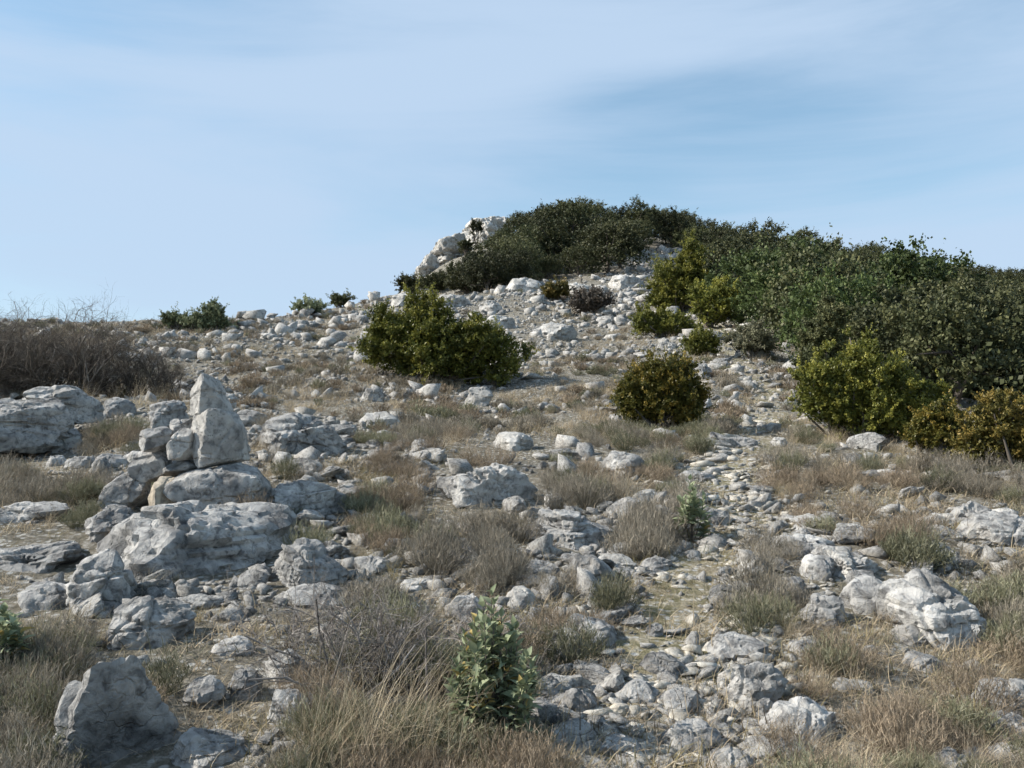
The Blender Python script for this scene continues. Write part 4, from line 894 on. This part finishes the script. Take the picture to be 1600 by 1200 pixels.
def shard_proto(seed, mat, flat):
    r = np.random.default_rng(seed); V, F, _, _ = hull_planes(r, int(r.integers(9, 14)))
    V = V * np.array([1, r.uniform(0.55, 0.95), flat * r.uniform(0.7, 1.3)]); V /= np.ptp(V[:, 0])
    return make_mesh('stone', V, F, mat)
def stone_proto(seed, mat, flat=0.6, sub=3):
    r = np.random.default_rng(seed); D, F = ico(sub); _, _, Nn, Dd = hull_planes(r, int(r.integers(10, 15)))
    V = D * np.minimum(planes_radius(D, Nn, Dd, 110), 1.3)[:, None] * np.array([1, r.uniform(0.6, 0.95), flat * r.uniform(0.75, 1.2)])
    V = chip(V, D, r, 6, 0.80, 0.96)
    if sub > 2: V = roughen(V, D, 0.7, seed, 0.85, 0.3 * (seed % 2), 0.3, 0.7, 4)
    V /= np.ptp(V[:, 0])
    return make_mesh('stone', V, F, mat, smooth=(sub > 2), crease=25 if sub > 2 else None)
ST_ROCK = [stone_proto(400 + j, M_ROCK, 0.44, 4) for j in range(10)] + [stone_proto(420 + j, M_PALE, 0.44, 4) for j in range(10)]
ST_SMALL = [shard_proto(440 + j, M_PALE, 0.62) for j in range(12)] + [shard_proto(460 + j, M_ROCK, 0.62) for j in range(8)]
ST_PATH = [shard_proto(480 + j, M_CREAM if j % 2 else M_PALE, 0.30) for j in range(14)]

# ------------------------------------------------------------------ scatter
_libs = {}
def stuff(name, label, protos, P, rot, scl, idx):
    """one object of uncountable small things: prototypes set on the points by geometry nodes"""
    lib = bpy.data.collections.new(name + '_kinds')
    for k, me in enumerate(protos):
        o = bpy.data.objects.new('%s_kind_%02d' % (name, k), me); lib.objects.link(o)
    me = bpy.data.meshes.new(name); me.vertices.add(len(P)); me.vertices.foreach_set('co', np.asarray(P, np.float32).ravel())
    for nm, typ, arr, key in (('rot', 'FLOAT_VECTOR', rot, 'vector'), ('scl', 'FLOAT_VECTOR', scl, 'vector'), ('idx', 'INT', idx, 'value')):
        a = me.attributes.new(nm, typ, 'POINT'); a.data.foreach_set(key, np.asarray(arr, np.int32 if typ == 'INT' else np.float32).ravel())
    ob = link(name, me); ob['kind'] = 'stuff'; ob['label'] = label
    g = bpy.data.node_groups.new(name + '_nodes', 'GeometryNodeTree')
    g.interface.new_socket('Geometry', in_out='INPUT', socket_type='NodeSocketGeometry'); g.interface.new_socket('Geometry', in_out='OUTPUT', socket_type='NodeSocketGeometry')
    n = g.nodes; gi = n.new('NodeGroupInput'); go = n.new('NodeGroupOutput'); ci = n.new('GeometryNodeCollectionInfo'); ci.inputs['Collection'].default_value = lib
    ci.inputs['Separate Children'].default_value = True; ci.inputs['Reset Children'].default_value = True
    ip = n.new('GeometryNodeInstanceOnPoints'); ip.inputs['Pick Instance'].default_value = True
    def attr(nm, typ):
        a = n.new('GeometryNodeInputNamedAttribute'); a.data_type = typ; a.inputs['Name'].default_value = nm; return a.outputs[0]
    er = n.new('FunctionNodeEulerToRotation')
    g.links.new(gi.outputs[0], ip.inputs['Points']); g.links.new(ci.outputs[0], ip.inputs['Instance'])
    g.links.new(attr('idx', 'INT'), ip.inputs['Instance Index']); g.links.new(attr('rot', 'FLOAT_VECTOR'), er.inputs[0]); g.links.new(er.outputs[0], ip.inputs['Rotation'])
    g.links.new(attr('scl', 'FLOAT_VECTOR'), ip.inputs['Scale']); g.links.new(ip.outputs[0], go.inputs[0])
    md = ob.modifiers.new('scatter', 'NODES'); md.node_group = g
    return ob
def sample(n, u0=-160, u1=1760, v0=440, v1=1420, vpow=1.0):
    """random ground points, even over the view"""
    u = rng.uniform(u0, u1, n); v = v0 + (v1 - v0) * rng.uniform(0, 1, n) ** vpow
    P = hit(u, v); ok = ~np.isnan(P[:, 0]) & (P[:, 1] < 112) & (P[:, 1] > 1.9)
    return P[ok], u[ok], v[ok]
CLEAR_OUT = WOOD
hx = np.array(HERO_XY)
def on_rock(P, grow=0.75):
    m = np.zeros(len(P), bool)
    for X, Y, hw, hd in hx: m |= ((P[:, 0] - X) / (hw * grow)) ** 2 + ((P[:, 1] - Y) / (hd * grow)) ** 2 < 1
    return m
def in_wood(u, v): return in_poly(u, v, WOOD)
PENDING = []                                       # things still waiting for a label that singles them out
def add_thing(name, phrase, cat, group, me, P, rot, scl, size_px, parts=None):
    if parts is None:
        o = link(name, me, None, tuple(P)); o.rotation_euler = rot; o.scale = scl
    else:
        o = link(name, None, None, tuple(P)); o.rotation_euler = rot; o.scale = scl; link(parts, me, o)
    o['category'] = cat; o['group'] = group
    PENDING.append((o, phrase, size_px)); return o

# loose rocks over the slope, the larger ones singly
P, u, v = sample(95000, v0=385, vpow=1.35)
pd = path_dist(P[:, 0], P[:, 1]); field = fbm(P * np.array([0.5, 0.5, 0]), 3, 77)
f2 = fbm(P * np.array([0.12, 0.3, 0]), 3, 78)
dens = np.clip(0.28 + 1.5 * field + 0.9 * f2, 0.02, 1) * np.where(v < 560, 1.0, np.where(v < 660, 0.8, 0.62))
dens = np.where((u > 1200) & (v < 800), dens * 0.35, dens)
dens = np.where((u > 860) & (u < 1130) & (v > 500) & (v < 660), dens * 0.5, dens)
keepm = (rng.random(len(P)) < dens) & ~in_wood(u, v) & ~on_rock(P, 1.05) & (pd > -0.1)
P, u, v, pd = P[keepm], u[keepm], v[keepm], pd[keepm]
spx = np.exp(rng.normal(math.log(9.5), 0.68, len(P))) * np.interp(v, [450, 560, 700, 1200], [0.62, 0.85, 1.15, 1.5])
spx = np.minimum(spx, np.interp(v, [450, 600, 800, 1200], [24, 38, 60, 62])); size = spx * P[:, 1] / FPX
rot = np.stack([rng.normal(0.12, 0.2, len(P)), rng.normal(0, 0.2, len(P)), np.where(rng.random(len(P)) < 0.7, rng.normal(0, 0.4, len(P)) + np.pi * rng.integers(0, 2, len(P)), rng.uniform(0, 6.28, len(P)))], 1)
scl = size[:, None] * np.stack([np.ones(len(P)), rng.uniform(0.7, 1.2, len(P)), rng.uniform(0.75, 1.2, len(P))], 1)
P[:, 2] += size * 0.09
big = np.argsort(-spx)
inview = (u > -10) & (u < 1610) & (v < 1215)
n_hero = len(HERO_XY)
single = [i for i in big if inview[i]][:300 - n_hero]
sset = set(single)
for i in single:
    pale = rng.random() < (0.75 if v[i] < 640 else 0.45)
    j = int(rng.integers(10, 20) if pale else rng.integers(0, 10))
    wq = 'large' if spx[i] > 40 else 'medium' if spx[i] > 27 else 'small'
    add_thing('limestone_rock', '%s %s rock' % (wq, 'pale' if pale else 'grey'), 'rock', 'loose rocks on the slope', ST_ROCK[j], P[i], rot[i], scl[i], spx[i])
rest = np.array([i for i in range(len(P)) if i not in sset])
stuff('limestone_rubble', 'countless pale limestone fragments strewn over the slope', ST_SMALL, P[rest], rot[rest], scl[rest], rng.choice(20, len(rest), p=[.055] * 12 + [.0425] * 8))
P, u, v = sample(60000, v0=385, v1=720, vpow=0.9)
m = (rng.random(len(P)) < np.clip(0.42 + 1.4 * fbm(P * np.array([0.45, 0.6, 0]), 4, 79), 0.04, 1) * np.interp(v, [385, 600, 720], [1, 0.9, 0.4]) * np.where((u > 1200) & (v > 560), 0.4, 1)) & ~in_wood(u, v)
P = P[m]; n_ = len(P); size = np.exp(rng.normal(math.log(5.2), 0.45, n_)) * P[:, 1] / FPX
stuff('fine_rubble', 'fine white limestone grit and chips on the upper slope', ST_SMALL, P, np.stack([rng.normal(0, 0.25, n_), rng.normal(0, 0.25, n_), rng.uniform(0, 6.28, n_)], 1), size[:, None] * rng.uniform(0.7, 1.3, (n_, 3)), rng.integers(0, 20, n_))
# stones on the path
P, u, v = sample(26000, 900, 1300, 440, 1300)
pd = path_dist(P[:, 0], P[:, 1]) + 0.15 * vnoise(P * np.array([3, 3, 0]), 8)
m = ~on_rock(P, 0.8) & (rng.random(len(P)) < np.interp(pd, [0, 0.15, 0.7], [1, 0.45, 0]) * np.clip(0.25 + 0.12 * (v > 800) + 1.3 * fbm(P * np.array([1.3, 1.3, 0]), 3, 12), 0.03, 0.7)); P, v = P[m], v[m]
spx = np.exp(rng.normal(math.log(8.5), 0.75, len(P))) * np.interp(v, [450, 700, 1200], [0.6, 0.9, 1.4]); size = np.minimum(spx, 46) * P[:, 1] / FPX; P[:, 2] += size * 0.06
stuff('path_gravel', 'cream limestone chips littering the footpath', ST_PATH, P,
      np.stack([rng.normal(0, 0.2, len(P)), rng.normal(0, 0.2, len(P)), rng.uniform(0, 6.28, len(P))], 1), size[:, None] * rng.uniform(0.7, 1.25, (len(P), 3)), rng.integers(0, 14, len(P)))

# dwarf shrubs and grass
def bush_mask(u, v):
    m = np.zeros(len(u), bool)
    for a, b, c, d in BUSH_BOXES: m |= (u > a + 4) & (u < c - 4) & (v > b) & (v < d - 8)
    return m
def hides_rock(u, v, h_px):
    m = np.zeros(len(u), bool)
    for a, b, c, d in HERO_BOXES: m |= (u > a - 6) & (u < c + 6) & (v > b) & (v < d + 0.75 * h_px)
    return m
def plants(n, kinds, far_kinds, name, part, phrase, cat, group, seed, dens_fn, n_single, size_m, stuff_label, stuff_name, names):
    P, u, v = sample(n, v0=390, vpow=1.0)
    pd = path_dist(P[:, 0], P[:, 1]); f = fbm(P * np.array([0.55, 0.55, 0]), 3, seed)
    k = (rng.random(len(P)) < dens_fn(u, v, f)) & ~in_wood(u, v) & ~on_rock(P, 0.62) & (pd > 0.05) & ~bush_mask(u, v)
    k &= ~((u < 450) & (v > 1130) & (u > 60))
    k &= ~(hides_rock(u, v, 0.35 * size_m * FPX / P[:, 1]) & (rng.random(len(P)) < 0.88))
    P, u, v = P[k], u[k], v[k]
    far = P[:, 1] > 13
    s = size_m * rng.uniform(0.6, 1.3, len(P)) * np.where(far, np.interp(P[:, 1], [13, 25, 60], [0.95, 1.0, 1.6]), 1.0) * np.clip(0.55 + P[:, 1] * 0.075, 0.6, 1.0)
    rot = np.stack([rng.normal(0, 0.12, len(P)), rng.normal(0, 0.12, len(P)), rng.uniform(0, 6.28, len(P))], 1)
    scl = s[:, None] * np.stack([rng.uniform(0.85, 1.3, len(P)), rng.uniform(0.85, 1.3, len(P)), rng.uniform(0.75, 1.2, len(P))], 1)
    tone = np.clip(fbm(P * np.array([0.8, 0.8, 0]), 2, seed + 9) * 1.4 + 0.5 + rng.normal(0, 0.18, len(P)), 0, 0.999)
    jn = (tone * len(kinds)).astype(int); jf = (tone * len(far_kinds)).astype(int)
    px = s * FPX / P[:, 1]
    order = [i for i in np.argsort(-px) if 0 < u[i] < 1600 and v[i] < 1190 and not far[i]][:n_single]; ss = set(order)
    for i in order:
        add_thing(name, '%s %s' % (('wide', 'small')[int(px[i] < np.median(px[order]))], names[jn[i]]), cat, group, kinds[jn[i]], P[i], rot[i], scl[i], px[i], part)
    nf = np.array([i for i in range(len(P)) if i not in ss and not far[i]]); ff = np.where(far)[0]
    stuff(stuff_name, stuff_label[0], kinds, P[nf], rot[nf], scl[nf], jn[nf])
    stuff('distant_' + stuff_name, stuff_label[1], far_kinds, P[ff], rot[ff], scl[ff], jf[ff])
    print(stuff_name, len(order), len(nf), len(ff))
def d_heath(u, v, f): return np.clip(0.30 + 1.3 * f, 0.02, 0.9) * np.where(v > 820, 0.22, np.where(v > 700, 0.46, 1.0)) * np.where((u > 760) & (v < 560), 0.4, 1.0)
def d_grass(u, v, f): return np.clip(0.30 + 1.5 * f, 0.03, 0.9) * np.where(v > 820, 0.075, np.where(v > 700, 0.19, 0.75)) * np.where((u > 800) & (u < 1250) & (v < 640), 1.6, 1.0)
plants(30000, HE, FARH, 'dwarf_shrub', 'twigs', '', 'shrub', 'grey dwarf shrubs among the rocks', 61, d_heath, 130, 0.72,
       ('low grey heathy ground cover between the rocks', 'far grey heathy ground cover on the slope'), 'heath_cover',
       ['grey dwarf shrub'] * 4 + ['grey-green dwarf shrub'] * 3 + ['brownish dwarf shrub'])
plants(34000, GR, FARG, 'grass_tuft', 'blades', '', 'grass', 'dry grass tufts among the rocks', 67, d_grass, 100, 0.54,
       ('dry straw and olive grass between the rocks', 'far dry straw grass on the slope'), 'dry_grass',
       ['straw grass tuft'] * 3 + ['olive grass tuft'] * 3 + ['long straw grass tuft'] * 2)
# short thatch close to the ground
LOWG = [blades(r_, 46, 0.15, 0.1, 0.8, 0.0045, 1.0, m_, 'low_tuft', root=0.09, segs=3) for m_ in (M_STRAW, M_GRASSGREEN, M_STRAW, M_BROWN, M_HEATHGREEN)]
P, u, v = sample(17000, v0=500, vpow=1.0)
k = ~in_wood(u, v) & ~((u < 450) & (v > 1150) & (u > 60)) & ~on_rock(P, 0.7) & (path_dist(P[:, 0], P[:, 1]) > rng.uniform(-0.45, 0.1, len(P))) & ~(hides_rock(u, v, 8) & (rng.random(len(P)) < 0.7)) & (rng.random(len(P)) < np.where(v > 850, 0.45, 0.9) * np.clip(0.65 + 1.2 * fbm(P * np.array([0.9, 0.9, 0]), 3, 91), 0.05, 1))
P = P[k]; n_ = len(P); s_ = rng.uniform(0.7, 1.5, n_) * np.interp(P[:, 1], [3, 10, 40], [0.75, 1.0, 2.0])
stuff('short_grass', 'short dry grass and litter close to the ground', LOWG, P, np.stack([rng.normal(0, 0.15, n_), rng.normal(0, 0.15, n_), rng.uniform(0, 6.28, n_)], 1), s_[:, None] * np.array([[1.2, 1.2, 0.9]]), rng.choice(5, n_, p=[.36, .16, .2, .18, .10]))
# the tall dry grass standing in front of the bare twigs
for (uu, vv, s_) in ((520, 1180, 1.25), (575, 1200, 1.35), (625, 1170, 1.2), (660, 1215, 1.3), (480, 1225, 1.2), (430, 690, 1.2), (400, 705, 1.0), (940, 770, 1.2), (985, 790, 1.1), (1020, 800, 1.0), (170, 640, 1.3), (215, 632, 1.4), (250, 628, 1.2), (130, 632, 1.2), (290, 640, 1.2)):
    p = hit1(uu, vv)
    add_thing('grass_tuft', 'tall straw grass tuft', 'grass', 'dry grass tufts among the rocks', GR[6 if uu % 2 else 0], p, (0, 0, uu), (s_,) * 3, 70, 'blades')

# ------------------------------------------------------------------ labels that single each loose thing out
bpy.context.view_layer.update()
LMP = np.array([[a, b] for _, a, b in LANDMARKS], float); buckets = {}
for o, phrase, px in PENDING:
    uu, vv, _ = project(np.array([o.location[:]])); d = LMP - np.array([uu[0], vv[0]])
    k = int(np.argmin((d ** 2).sum(1))); du, dv = -d[k]; dist = float(np.hypot(du, dv))
    rel = ('right of' if du > 0 else 'left of') if abs(du) > abs(dv) else ('below' if dv > 0 else 'above')
    buckets.setdefault((phrase, rel, LANDMARKS[k][0]), []).append((dist, o))
ORD = ['nearest', 'second nearest', 'third nearest', 'fourth nearest', 'fifth nearest', 'sixth nearest', 'seventh nearest', 'eighth nearest', 'ninth nearest', 'tenth nearest', 'eleventh nearest', 'twelfth nearest', 'thirteenth nearest', 'fourteenth nearest', 'fifteenth nearest']
for (phrase, rel, lm), L in buckets.items():
    L.sort(key=lambda x: x[0])
    for i, (_, o) in enumerate(L):
        o['label'] = '%s %s %s' % (phrase, rel, lm) + ('' if len(L) == 1 else ', %s to it' % ORD[min(i, 14)])
for m in sorted(bpy.data.meshes, key=lambda m: -len(m.polygons))[:14]: print('mesh', m.name, len(m.loops) - 2 * len(m.polygons))
print('triangles', sum(sum(p.loop_total - 2 for p in m.polygons) if len(m.polygons) < 0 else len(m.loops) - 2 * len(m.polygons) for m in bpy.data.meshes))
